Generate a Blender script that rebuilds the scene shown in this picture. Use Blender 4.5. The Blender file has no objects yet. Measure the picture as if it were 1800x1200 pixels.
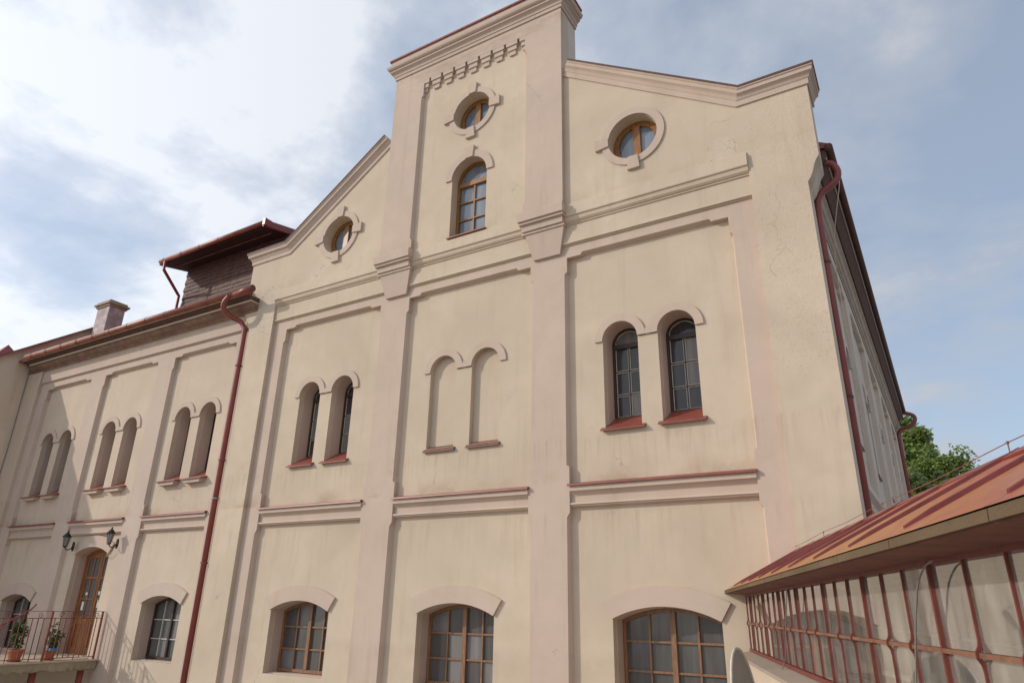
import bpy, bmesh, math, random
from mathutils import Vector, Matrix
from mathutils.geometry import tessellate_polygon
random.seed(7)
C = bpy.context.scene.collection
ZC = 4.6                                   # camera height above the ground; heights below are given relative to the camera
# ------------------------------------------------------------------ camera
scn = bpy.context.scene
cam_d = bpy.data.cameras.new('camera'); cam = bpy.data.objects.new('camera', cam_d); C.objects.link(cam); scn.camera = cam
cam_d.sensor_width = 36; cam_d.lens = 36 * 1197.003 / 1800; cam_d.clip_start = .05; cam_d.clip_end = 2000
_p, _r, _y = 0.372975752, 0.020054975, -0.540692793
fw = Vector((math.sin(_y)*math.cos(_p), math.cos(_y)*math.cos(_p), math.sin(_p)))
r0 = Vector((math.cos(_y), -math.sin(_y), 0)); u0 = r0.cross(fw)
rt = r0*math.cos(_r) + u0*math.sin(_r); up = -r0*math.sin(_r) + u0*math.cos(_r)
M = Matrix((rt, up, -fw)).transposed().to_4x4(); M.translation = Vector((0, 0, ZC)); cam.matrix_world = M
# ------------------------------------------------------------------ sun and sky
SUN = Vector((-1.36, -1.0, .84)).normalized()          # towards the sun
sun_d = bpy.data.lights.new('sun', 'SUN'); sun_d.energy = 2.3; sun_d.angle = math.radians(.9); sun_d.color = (1, .93, .82)
sun = bpy.data.objects.new('sun', sun_d); C.objects.link(sun); sun.rotation_euler = SUN.to_track_quat('Z', 'Y').to_euler()
w = bpy.data.worlds.new('World'); scn.world = w; w.use_nodes = True
nt = w.node_tree; nt.nodes.clear()
def N(nt, t, **k):
    n = nt.nodes.new(t)
    for a, b in k.items():
        if a == 'inp':
            for i, v in b.items(): n.inputs[i].default_value = v
        else: setattr(n, a, b)
    return n
def L(nt, a, b): nt.links.new(a, b)
def ramp(nt, fac, stops):
    r = N(nt, 'ShaderNodeValToRGB'); e = r.color_ramp.elements
    while len(e) < len(stops): e.new(.5)
    for i, (p, c) in enumerate(stops):
        e[i].position = p; e[i].color = (*c, 1) if len(c) == 3 else c
    L(nt, fac, r.inputs[0]); return r.outputs[0]
def g3(v): return (v, v, v)
def mth(nt, op, a, b=None, clamp=False):
    m = N(nt, 'ShaderNodeMath', operation=op, use_clamp=clamp)
    for i, x in enumerate((a, b)):
        if x is None: continue
        if isinstance(x, (int, float)): m.inputs[i].default_value = x
        else: L(nt, x, m.inputs[i])
    return m.outputs[0]
def mixc(nt, f, a, b, mode='MIX'):
    m = N(nt, 'ShaderNodeMix', data_type='RGBA', blend_type=mode)
    for i, x in ((0, f), (6, a), (7, b)):
        if isinstance(x, (int, float)): m.inputs[i].default_value = x
        elif isinstance(x, tuple): m.inputs[i].default_value = (*x, 1)
        else: L(nt, x, m.inputs[i])
    return m.outputs[2]
sky = N(nt, 'ShaderNodeTexSky', sky_type='NISHITA'); sky.sun_disc = False
sky.sun_elevation = math.asin(SUN.z); sky.sun_rotation = math.atan2(SUN.x, SUN.y); sky.altitude = 200; sky.dust_density = 2.5; sky.air_density = 1.0
tc = N(nt, 'ShaderNodeTexCoord')
sp = N(nt, 'ShaderNodeSeparateXYZ'); L(nt, tc.outputs['Generated'], sp.inputs[0])
den = mth(nt, 'ADD', mth(nt, 'MAXIMUM', sp.outputs[2], 0.0), .22)
cmb = N(nt, 'ShaderNodeCombineXYZ')
L(nt, mth(nt, 'DIVIDE', sp.outputs[0], den), cmb.inputs[0]); L(nt, mth(nt, 'DIVIDE', sp.outputs[1], den), cmb.inputs[1])
n1 = N(nt, 'ShaderNodeTexNoise', inp={'Scale': 1.9, 'Detail': 8.0, 'Roughness': .56, 'Distortion': .35}); L(nt, cmb.outputs[0], n1.inputs['Vector'])
n2 = N(nt, 'ShaderNodeTexNoise', inp={'Scale': 3.2, 'Detail': 6.0, 'Roughness': .55}); L(nt, cmb.outputs[0], n2.inputs['Vector'])
dt = N(nt, 'ShaderNodeVectorMath', operation='DOT_PRODUCT'); L(nt, tc.outputs['Generated'], dt.inputs[0]); dt.inputs[1].default_value = tuple(Vector((SUN.x, SUN.y, .05)).normalized())
near = mth(nt, 'MULTIPLY_ADD', dt.outputs['Value'], .5); near.node.inputs[2].default_value = .5      # 0 away from the sun .. 1 near it
ns = mth(nt, 'ADD', mth(nt, 'MULTIPLY', n1.outputs[0], .62), mth(nt, 'MULTIPLY', n2.outputs[0], .38))
cover = mth(nt, 'ADD', ns, mth(nt, 'MULTIPLY', near, .13))
mask = ramp(nt, cover, [(.49, g3(.04)), (.57, g3(.38)), (.635, g3(1))])
brt = mth(nt, 'MULTIPLY_ADD', near, 6.4); brt.node.inputs[2].default_value = 3.5
cl = N(nt, 'ShaderNodeVectorMath', operation='SCALE'); cl.inputs[0].default_value = (.93, .97, 1.05); L(nt, brt, cl.inputs['Scale'])
skyc = N(nt, 'ShaderNodeVectorMath', operation='SCALE'); L(nt, sky.outputs[0], skyc.inputs[0]); skyc.inputs['Scale'].default_value = .8
hz_ = N(nt, 'ShaderNodeVectorMath', operation='SCALE'); hz_.inputs[0].default_value = (.83, .94, 1.10); L(nt, mth(nt, 'MULTIPLY_ADD', near, 1.3), hz_.inputs['Scale']); hz_.inputs['Scale'].links[0].from_node.inputs[2].default_value = 2.0
ska = N(nt, 'ShaderNodeVectorMath', operation='ADD'); L(nt, skyc.outputs[0], ska.inputs[0]); L(nt, hz_.outputs[0], ska.inputs[1])
cb = mixc(nt, mask, ska.outputs[0], cl.outputs[0])
bg = N(nt, 'ShaderNodeBackground', inp={'Strength': .12}); L(nt, cb, bg.inputs[0])
wo = N(nt, 'ShaderNodeOutputWorld'); L(nt, bg.outputs[0], wo.inputs[0])
scn.view_settings.view_transform = 'Standard'; scn.view_settings.look = 'None'; scn.view_settings.gamma = 1
scn.view_settings.use_curve_mapping = False; scn.view_settings.exposure = 0.0
# ------------------------------------------------------------------ materials
MATS = {}
def base_mat(name):
    m = bpy.data.materials.new(name); m.use_nodes = True; t = m.node_tree; t.nodes.clear()
    b = N(t, 'ShaderNodeBsdfPrincipled'); o = N(t, 'ShaderNodeOutputMaterial'); L(t, b.outputs[0], o.inputs[0]); MATS[name] = m
    return m, t, b
def pos(t, s=(1, 1, 1)):
    g = N(t, 'ShaderNodeNewGeometry'); m = N(t, 'ShaderNodeMapping'); L(t, g.outputs['Position'], m.inputs[0]); m.inputs['Scale'].default_value = s
    return m.outputs[0]
def noise(t, v, sc, det=4, ro=.5, dist=0):
    n = N(t, 'ShaderNodeTexNoise', inp={'Scale': sc, 'Detail': det, 'Roughness': ro, 'Distortion': dist}); L(t, v, n.inputs['Vector']); return n.outputs[0]
def bump(t, b, h, st, d=.01):
    n = N(t, 'ShaderNodeBump', inp={'Strength': st, 'Distance': d}); L(t, h, n.inputs['Height']); L(t, n.outputs[0], b.inputs['Normal']); return n
def plaster(name, col, amp=.08, damage=False, streak=.12, rough_st=.35):
    m, t, b = base_mat(name); P = pos(t); b.inputs['Roughness'].default_value = .9; b.inputs['Specular IOR Level'].default_value = .25
    big = noise(t, P, .45, 5, .55, .6); mid = noise(t, P, 2.3, 5, .6, .3); fine = noise(t, P, 60, 3, .6); st = noise(t, pos(t, (2.2, 2.2, .18)), 2.0, 4, .6)
    c = mixc(t, ramp(t, big, [(.3, g3(0)), (.7, g3(1))]), tuple(x*(1-amp) for x in col), tuple(x*(1+amp*.7) for x in col))
    c = mixc(t, ramp(t, mid, [(.42, g3(0)), (.75, g3(.35))]), c, (col[0]*.82, col[1]*.82, col[2]*.74))
    c = mixc(t, ramp(t, st, [(.56, g3(0)), (.78, g3(streak*3))]), c, (col[0]*.72, col[1]*.68, col[2]*.62))
    # small chips and pits
    vo = N(t, 'ShaderNodeTexVoronoi', inp={'Scale': 1.7}); L(t, P, vo.inputs['Vector'])
    chip = ramp(t, vo.outputs[0], [(.012, g3(1)), (.022, g3(0))])
    c = mixc(t, mth(t, 'MULTIPLY', chip, .6), c, (.16, .13, .10))
    # hairline cracks (voronoi cell edges, sparse)
    wv = N(t, 'ShaderNodeVectorMath', operation='ADD'); L(t, P, wv.inputs[0])
    nz = N(t, 'ShaderNodeTexNoise', inp={'Scale': 2.2, 'Detail': 5.0}); L(t, P, nz.inputs['Vector'])
    sc = N(t, 'ShaderNodeVectorMath', operation='SCALE'); L(t, nz.outputs[1], sc.inputs[0]); sc.inputs['Scale'].default_value = .8; L(t, sc.outputs[0], wv.inputs[1])
    ve = N(t, 'ShaderNodeTexVoronoi', feature='DISTANCE_TO_EDGE', inp={'Scale': .55}); L(t, wv.outputs[0], ve.inputs['Vector'])
    line = ramp(t, ve.outputs[0], [(.0015, g3(1)), (.004, g3(0))])
    rare = ramp(t, noise(t, P, .8, 2), [(.60, g3(0)), (.68, g3(1))])
    ck = mth(t, 'MULTIPLY', line, rare)
    c = mixc(t, mth(t, 'MULTIPLY', ck, .5), c, (.2, .15, .11))
    gg = N(t, 'ShaderNodeSeparateXYZ'); g2_ = N(t, 'ShaderNodeNewGeometry'); L(t, g2_.outputs['Position'], gg.inputs[0]); zz = mth(t, 'SUBTRACT', gg.outputs[2], ZC)
    drip = noise(t, pos(t, (5, 5, .35)), 1.6, 5, .65); blot = noise(t, P, 1.3, 5, .65)
    for z0, z1, amt, src, lo, hi, cc in ((2.08, 2.42, .6, blot, .45, .66, (.66, .56, .44)), (2.95, 2.15, .7, drip, .50, .70, (.70, .66, .60)), (7.76, 8.15, .35, blot, .42, .62, (.72, .66, .56)), (1.66, .6, .55, drip, .5, .72, (.72, .67, .60)), (13.05, 12.6, .55, blot, .45, .6, (.62, .56, .50)), (-.6, -1.9, .5, blot, .4, .7, (.78, .74, .72))):
        up_ = mth(t, 'DIVIDE', mth(t, 'SUBTRACT', zz, z0), z1-z0)
        m_ = ramp(t, up_, [(0, g3(0)), (.12, g3(1)), (1, g3(0))])
        c = mixc(t, mth(t, 'MULTIPLY', mth(t, 'MULTIPLY', m_, ramp(t, src, [(lo, g3(0)), (hi, g3(1))])), amt), c, (col[0]*cc[0], col[1]*cc[1], col[2]*cc[2]))
    h = mth(t, 'ADD', mth(t, 'MULTIPLY', fine, .5), mth(t, 'MULTIPLY', mid, 1.3))
    if damage:
        # peeling, wet-damaged plaster: at the two upper corners of the gable and over the string course
        tot = None
        for (x, z, r) in ((-14.25, 6.95+ZC, .75), (-14.1, 7.6+ZC, .5), (-12.4, 7.85+ZC, .42), (-2.1, 7.95+ZC, .38)):
            s = N(t, 'ShaderNodeVectorMath', operation='DISTANCE'); L(t, P, s.inputs[0]); s.inputs[1].default_value = (x, 10.9, z)
            k = mth(t, 'SUBTRACT', 1.0, mth(t, 'DIVIDE', s.outputs['Value'], r), True)
            tot = k if tot is None else mth(t, 'MAXIMUM', tot, k)
        nn_ = noise(t, P, 3.5, 5, .7)
        reg = ramp(t, mth(t, 'ADD', tot, mth(t, 'MULTIPLY', nn_, .5)), [(.42, g3(0)), (.62, g3(1))])
        v2 = N(t, 'ShaderNodeTexVoronoi', feature='DISTANCE_TO_EDGE', inp={'Scale': 5.5}); 
        w2 = N(t, 'ShaderNodeVectorMath', operation='ADD'); L(t, P, w2.inputs[0]); s2 = N(t, 'ShaderNodeVectorMath', operation='SCALE'); s2.inputs['Scale'].default_value = .35
        n3 = N(t, 'ShaderNodeTexNoise', inp={'Scale': 5.0, 'Detail': 5.0}); L(t, P, n3.inputs['Vector']); L(t, n3.outputs[1], s2.inputs[0]); L(t, s2.outputs[0], w2.inputs[1]); L(t, w2.outputs[0], v2.inputs['Vector'])
        crk = mth(t, 'MULTIPLY', ramp(t, v2.outputs[0], [(.008, g3(1)), (.03, g3(0))]), mth(t, 'MULTIPLY', reg, ramp(t, nn_, [(.46, g3(0)), (.56, g3(1))])))
        c = mixc(t, mth(t, 'MULTIPLY', reg, .22), c, (.62, .56, .46)); c = mixc(t, mth(t, 'MULTIPLY', crk, .5), c, (.16, .13, .10))
        tot2 = None
        for (x, z, r) in ((-1.1, 6.0+ZC, 1.6), (-.9, 8.0+ZC, 1.2), (-1.2, 4.2+ZC, 1.0), (-14.4, 6.8+ZC, .9), (-7.8, 12.9+ZC, 1.6)):
            s = N(t, 'ShaderNodeVectorMath', operation='DISTANCE'); L(t, P, s.inputs[0]); s.inputs[1].default_value = (x, 10.9, z)
            k = mth(t, 'SUBTRACT', 1.0, mth(t, 'DIVIDE', s.outputs['Value'], r), True); tot2 = k if tot2 is None else mth(t, 'MAXIMUM', tot2, k)
        reg2 = ramp(t, mth(t, 'ADD', tot2, mth(t, 'MULTIPLY', nn_, .4)), [(.3, g3(0)), (.65, g3(1))])
        peb = noise(t, P, 22, 4, .65)
        pebm = ramp(t, peb, [(.55, g3(0)), (.68, g3(1))])
        h = mth(t, 'ADD', h, mth(t, 'SUBTRACT', mth(t, 'MULTIPLY', mth(t, 'MULTIPLY', pebm, 1.3), reg2), mth(t, 'MULTIPLY', mth(t, 'MULTIPLY', crk, 4), reg)))
    h = mth(t, 'SUBTRACT', h, mth(t, 'MULTIPLY', ck, 1.0))
    L(t, c, b.inputs['Base Color']); bump(t, b, h, rough_st, .012)
    return m
def simple(name, col, rough=.6, metal=0, var=.15, sc=8, bst=.15, spec=.5, stain=None):
    m, t, b = base_mat(name); P = pos(t); n = noise(t, P, sc, 5, .6); n2_ = noise(t, P, sc*.22, 4, .55, .5)
    c = mixc(t, ramp(t, n, [(.3, g3(0)), (.7, g3(1))]), tuple(x*(1-var) for x in col), tuple(min(1, x*(1+var)) for x in col))
    if stain: c = mixc(t, ramp(t, n2_, [(.48, g3(0)), (.66, g3(.75))]), c, stain)
    b.inputs['Roughness'].default_value = rough; b.inputs['Metallic'].default_value = metal; b.inputs['Specular IOR Level'].default_value = spec
    L(t, c, b.inputs['Base Color'])
    if bst: bump(t, b, noise(t, P, sc*5, 3), bst, .004)
    return m
def wood(name, col, dark, axis=(9, 9, 1.0)):
    m, t, b = base_mat(name); n = noise(t, pos(t, axis), 5, 5, .6, .4)
    c = mixc(t, ramp(t, n, [(.35, g3(0)), (.7, g3(1))]), dark, col); L(t, c, b.inputs['Base Color']); b.inputs['Roughness'].default_value = .42; bump(t, b, n, .3, .003); return m
cream = plaster('cream_plaster', (.588, .480, .369), amp=.12, damage=False)
cream_d = plaster('cream_gable_plaster', (.60, .490, .376), amp=.12, damage=True)
pink = plaster('pink_plaster', (.56, .44, .362), amp=.07)
pink_w = plaster('pink_render_wing', (.56, .445, .37), amp=.07)
reveal_m = plaster('reveal_plaster', (.54, .42, .355), amp=.05, streak=.05)
cream_w = plaster('cream_wing_plaster', (.588, .480, .376), amp=.08)
neigh_m = plaster('neighbour_render', (.70, .57, .45), amp=.1, streak=.2)
side_m = plaster('side_plaster', (.66, .565, .485), amp=.06)
conc = plaster('old_concrete', (.36, .31, .22), amp=.3, streak=.3, rough_st=.8)
redm = simple('red_painted_metal', (.25, .064, .044), .38, 0, .18, 6, .1, .5, (.20, .055, .040))
redpipe = simple('oxide_red_pipe', (.25, .057, .045), .42, 0, .14, 5, .06)
gutm = simple('weathered_red_gutter', (.25, .072, .045), .45, 0, .25, 9, .15, .5, (.31, .13, .065))
redbar = simple('red_glazing_bar', (.175, .042, .029), .5, 0, .25, 14, .2, .5, (.20, .05, .04))
brown_t = simple('brown_timber', (.105, .048, .034), .7, 0, .3, 12, .4)
brown_c = simple('brown_stained_cornice', (.25, .155, .11), .8, 0, .3, 5, .3, .3, (.17, .10, .07))
pale_t = simple('pale_peeling_strip', (.66, .58, .45), .6, 0, .25, 30, .3)
dark_t = simple('dark_window_paint', (.05, .03, .024), .5, 0, .3, 20, .3)
putty = simple('pale_putty', (.55, .52, .44), .6, 0, .15, 20, .1)
woodm = wood('golden_wood', (.36, .165, .04), (.20, .085, .02))
wood2 = wood('weathered_wood', (.33, .17, .08), (.17, .085, .045))
doorw = wood('door_wood', (.36, .14, .045), (.19, .07, .025))
blackm = simple('black_iron', (.012, .013, .013), .4, .3, .2, 20, .1)
terra = simple('terracotta', (.42, .14, .07), .7, 0, .12, 8, .2)
greym = simple('grey_metal', (.30, .30, .30), .5, .2, .1, 8, .05)
whitem = simple('white_paper', (.8, .8, .78), .6, 0, .05, 8, 0)
bluem = simple('blue_tag', (.05, .25, .55), .5, 0, .05, 8, 0)
cable_m = simple('grey_cable', (.22, .20, .18), .5, 0, .1, 8, 0)
inner_m = simple('interior_plaster', (.60, .53, .44), .9, 0, .06, 2, .1)
stone_c = simple('chimney_render', (.54, .47, .45), .9, 0, .3, 6, .8, .3, (.33, .26, .25))
leafm = None
def glass_pane(name, col, rough=.08, spec=.5, folds=True):
    m, t, b = base_mat(name); P = pos(t); n = noise(t, pos(t, (6, 6, .5)), 1.6, 3, .5, .3); n2_ = noise(t, P, 1.1, 3)
    c = mixc(t, ramp(t, n, [(.3, g3(0)), (.75, g3(1))]), tuple(x*.75 for x in col), tuple(x*1.2 for x in col))
    L(t, c, b.inputs['Base Color']); b.inputs['Roughness'].default_value = rough; b.inputs['Specular IOR Level'].default_value = spec
    bump(t, b, n2_, .12, .02); return m
gl_low = glass_pane('dusty_curtained_glass', (.10, .095, .09), .10, .6)
gl_pale = glass_pane('frosted_pale_glass', (.19, .18, .175), .3, .4)
gl_up = glass_pane('dark_reflecting_glass', (.055, .055, .06), .10, .45)
gl_top = glass_pane('painted_sky_glass', (.19, .22, .265), .06, .9)  # pale blue base colour stands in for sky reflected in the panes
gl_steel = glass_pane('grey_glass', (.12, .12, .115), .25, .4)
def thin_glass():
    m = bpy.data.materials.new('thin_clear_glass'); m.use_nodes = True; t = m.node_tree; t.nodes.clear()
    f = N(t, 'ShaderNodeFresnel', inp={'IOR': 1.6}); P = pos(t)
    g = N(t, 'ShaderNodeBsdfGlossy', inp={'Roughness': .02, 'Color': (.92, .92, .9, 1)}); tr = N(t, 'ShaderNodeBsdfTransparent', inp={'Color': (.88, .88, .86, 1)})
    df = N(t, 'ShaderNodeBsdfDiffuse', inp={'Color': (.66, .62, .56, 1)})
    bp = N(t, 'ShaderNodeBump', inp={'Strength': .06, 'Distance': .02}); L(t, noise(t, P, 1.3, 2), bp.inputs['Height']); L(t, bp.outputs[0], g.inputs['Normal'])
    m0 = N(t, 'ShaderNodeMixShader'); L(t, ramp(t, noise(t, pos(t, (3, 3, 1)), 3, 5, .6), [(.4, g3(.16)), (.75, g3(.46))]), m0.inputs[0]); L(t, tr.outputs[0], m0.inputs[1]); L(t, df.outputs[0], m0.inputs[2])
    m1 = N(t, 'ShaderNodeMixShader'); L(t, mth(t, 'MULTIPLY_ADD', f.outputs[0], 1.25, True), m1.inputs[0]); m1.inputs[0].links[0].from_node.inputs[2].default_value = .12
    L(t, m0.outputs[0], m1.inputs[1]); L(t, g.outputs[0], m1.inputs[2]); o = N(t, 'ShaderNodeOutputMaterial'); L(t, m1.outputs[0], o.inputs[0]); return m
gl_clear = thin_glass()
def roof_sheet_mat():
    m, t, b = base_mat('red_standing_seam'); P = pos(t); b.inputs['Roughness'].default_value = .42
    n = noise(t, P, 7.0, 6, .65, .4); big = noise(t, P, 2.0, 5, .6, .3)
    c = mixc(t, ramp(t, n, [(.3, g3(0)), (.7, g3(1))]), (.27, .055, .034), (.40, .11, .072))
    g = N(t, 'ShaderNodeNewGeometry'); s = N(t, 'ShaderNodeSeparateXYZ'); L(t, g.outputs['Position'], s.inputs[0])
    low = ramp(t, mth(t, 'SUBTRACT', s.outputs[2], ZC), [(.30, g3(1)), (.62, g3(.6)), (.85, g3(0))])         # rust and lichen sit on the lower courses
    far = ramp(t, mth(t, 'DIVIDE', s.outputs[1], 12.0), [(.2, g3(.3)), (.36, g3(1))])
    k = mth(t, 'MULTIPLY', mth(t, 'MULTIPLY', low, far), ramp(t, mth(t, 'ADD', mth(t, 'MULTIPLY', n, .5), mth(t, 'MULTIPLY', big, .5)), [(.36, g3(.2)), (.52, g3(1))]))
    lich = mixc(t, n, (.34, .15, .035), (.46, .29, .04))
    c = mixc(t, mth(t, 'MULTIPLY', k, .62), c, lich); L(t, c, b.inputs['Base Color']); bump(t, b, noise(t, P, 18, 4), .25, .006); return m
roofm = roof_sheet_mat()
dull_red = simple('dull_brown_red_metal', (.17, .07, .05), .55, 0, .25, 9, .15)
tile_m = simple('brown_slate', (.115, .062, .05), .75, 0, .35, 4, .4)
farroof = simple('red_metal_roof', (.25, .055, .05), .5, 0, .2, 3, .1)
ground_m = simple('courtyard_gravel', (.32, .29, .25), .95, 0, .3, 3, .8)
# ------------------------------------------------------------------ mesh helpers
TF = [None]                                 # optional transform applied to every vertex
class B:
    def __init__(s): s.v, s.f = [], []
    def add(s, vs, fs):
        k = len(s.v); s.v += [Vector(v) for v in vs]; s.f += [[i+k for i in f] for f in fs]; return s
    def box(s, x0, x1, y0, y1, z0, z1):
        return s.add([(x, y, z) for z in (z0, z1) for y in (y0, y1) for x in (x0, x1)], [(0,2,3,1),(4,5,7,6),(0,1,5,4),(2,6,7,3),(0,4,6,2),(1,3,7,5)])
    def plate(s, outer, yf, yb, holes=(), outer_b=None, holes_b=None):
        """outline in (x, z) given depth from yf (front) to yb (back), with holes"""
        loops = [list(outer)] + [list(h) for h in holes]
        lb = [list(outer_b) if outer_b else loops[0]] + ([list(h) for h in holes_b] if holes_b else loops[1:])
        tri = tessellate_polygon([[Vector((x, z, 0)) for x, z in l] for l in loops])
        fl = [p for l in loops for p in l]; bl = [p for l in lb for p in l]; n = len(fl)
        s_v = [(x, yf, z) for x, z in fl] + [(x, yb, z) for x, z in bl]
        fs = [tuple(t) for t in tri] + [tuple(i+n for i in reversed(t)) for t in tri]
        k = 0
        for l in loops:
            m = len(l)
            for i in range(m):
                j = (i+1) % m; fs.append((k+i, k+j, k+j+n, k+i+n))
            k += m
        return s.add(s_v, fs)
    def sweep(s, frames, prof, closed_prof=True, caps=True):
        """frames: (pos, out, up); prof: (out, up)"""
        n = len(prof); vs = []
        for p, o, u in frames:
            p, o, u = Vector(p), Vector(o), Vector(u)
            vs += [p + o*a + u*b for a, b in prof]
        fs = []
        for i in range(len(frames)-1):
            for j in range(n if closed_prof else n-1):
                k = (j+1) % n; fs.append((i*n+j, i*n+k, (i+1)*n+k, (i+1)*n+j))
        if caps: fs.append(tuple(range(n))); fs.append(tuple((len(frames)-1)*n + j for j in reversed(range(n))))
        return s.add(vs, fs)
    def tube(s, pts, r, seg=8, caps=True):
        pts = [Vector(p) for p in pts]; fr = []; prev = None
        for i, p in enumerate(pts):
            d = (pts[min(i+1, len(pts)-1)] - pts[max(i-1, 0)]).normalized()
            a = prev if prev is not None else (Vector((0, 0, 1)) if abs(d.z) < .9 else Vector((1, 0, 0)))
            x = (a - d*a.dot(d)); x = x.normalized() if x.length > 1e-4 else d.orthogonal().normalized(); y = d.cross(x); prev = x; fr.append((p, x, y))
        rr = r if isinstance(r, (list, tuple)) else [r]*len(pts)
        vs = []; 
        for (p, x, y), q in zip(fr, rr): vs += [p + x*q*math.cos(2*math.pi*k/seg) + y*q*math.sin(2*math.pi*k/seg) for k in range(seg)]
        fs = [(i*seg+j, i*seg+(j+1) % seg, (i+1)*seg+(j+1) % seg, (i+1)*seg+j) for i in range(len(pts)-1) for j in range(seg)]
        if caps: fs += [tuple(reversed(range(seg))), tuple((len(pts)-1)*seg+j for j in range(seg))]
        return s.add(vs, fs)
    def lathe(s, cx, cy, prof, seg=16):
        vs = [(cx + r*math.cos(2*math.pi*k/seg), cy + r*math.sin(2*math.pi*k/seg), z) for r, z in prof for k in range(seg)]
        fs = [(i*seg+j, i*seg+(j+1) % seg, (i+1)*seg+(j+1) % seg, (i+1)*seg+j) for i in range(len(prof)-1) for j in range(seg)]
        fs += [tuple(reversed(range(seg))), tuple((len(prof)-1)*seg+j for j in range(seg))]
        return s.add(vs, fs)
def origin_of(o):
    while o.parent: o = o.parent
    return o.location.copy()
def obj(name, b, mat, parent=None, smooth=False, keep=False, label=None, kind=None, cat=None, group=None, bevel=0):
    base = origin_of(parent) if parent else Vector((0, 0, 0))
    vs = [(TF[0] @ v if TF[0] else v) for v in b.v]
    vs = [v + Vector((0, 0, ZC)) - base for v in vs]
    me = bpy.data.meshes.new(name); me.from_pydata([tuple(v) for v in vs], [], b.f); me.materials.append(mat)
    bm = bmesh.new(); bm.from_mesh(me); (None if keep else bmesh.ops.recalc_face_normals(bm, faces=bm.faces))
    if bevel:
        bmesh.ops.dissolve_limit(bm, angle_limit=.01, verts=bm.verts, edges=bm.edges)
        ed = [e for e in bm.edges if len(e.link_faces) == 2 and e.calc_face_angle(0) > .6]
        bmesh.ops.bevel(bm, geom=ed, offset=bevel, segments=1, affect='EDGES', clamp_overlap=True)
    bm.to_mesh(me); bm.free()
    if smooth:
        for p in me.polygons: p.use_smooth = True
    o = bpy.data.objects.new(name, me); C.objects.link(o)
    if parent: o.parent = parent
    for k, v in (('label', label), ('kind', kind), ('category', cat), ('group', group)):
        if v: o[k] = v
    return o
def thing(name, label, cat, loc, group=None):
    o = bpy.data.objects.new(name, None); C.objects.link(o); o.location = (loc[0], loc[1], loc[2]+ZC); o.empty_display_size = .2
    o['label'] = label; o['category'] = cat
    if group: o['group'] = group
    return o
class Shape:
    """window opening: arch (segment or half round) or circle"""
    def __init__(s, cx, hw, zb=None, zs=None, rise=None, R=None, zc=None, circle=False):
        s.cx, s.hw, s.zb, s.circle = cx, hw, zb, circle
        if circle: s.R, s.zc = hw, zc
        elif R: s.R, s.zc = R, zc
        else: s.R = (hw*hw + rise*rise)/(2*rise); s.zc = zs + rise - s.R
    def top(s, x): return s.zc + math.sqrt(max(0, s.R**2 - (x-s.cx)**2))
    def bot(s, x): return s.zc - math.sqrt(max(0, s.R**2 - (x-s.cx)**2)) if s.circle else s.zb
    def inset(s, d):
        if s.circle: return Shape(s.cx, s.hw-d, zc=s.zc, circle=True)
        return Shape(s.cx, s.hw-d, s.zb+d, R=s.R-d, zc=s.zc)
    def outline(s, n=20):
        if s.circle:
            return [(s.cx + s.R*math.cos(2*math.pi*k/(2*n)), s.zc + s.R*math.sin(2*math.pi*k/(2*n))) for k in range(2*n)]
        a = math.asin(min(1, s.hw/s.R)); return [(s.cx-s.hw, s.zb), (s.cx+s.hw, s.zb)] + [(s.cx + s.R*math.sin(a - 2*a*k/n), s.zc + s.R*math.cos(a - 2*a*k/n)) for k in range(n+1)]
    def cell(s, x0, x1, z0, z1, n=8):
        lo = [(x0+(x1-x0)*k/n) for k in range(n+1)]
        b = [(x, max(z0, s.bot(x))) for x in lo]; t = [(x, min(z1, s.top(x))) for x in reversed(lo)]
        if not s.circle: b = [b[0], b[-1]]
        if all(abs(q[1]-z1) < 1e-6 for q in t): t = [t[0], t[-1]]
        if max(q[1] for q in t) - min(q[1] for q in b) < .03: return None
        pts = b + [q for q in t]
        out = []
        for q in pts:
            if not out or (Vector(q)-Vector(out[-1])).length > 1e-4: out.append(q)
        if (Vector(out[0])-Vector(out[-1])).length < 1e-4: out.pop()
        # drop a degenerate cell
        return out if len(out) > 2 and all(t_[1] >= b_[1]-1e-6 for b_, t_ in zip((b[0], b[-1]), (t[-1], t[0]))) else None
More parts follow.
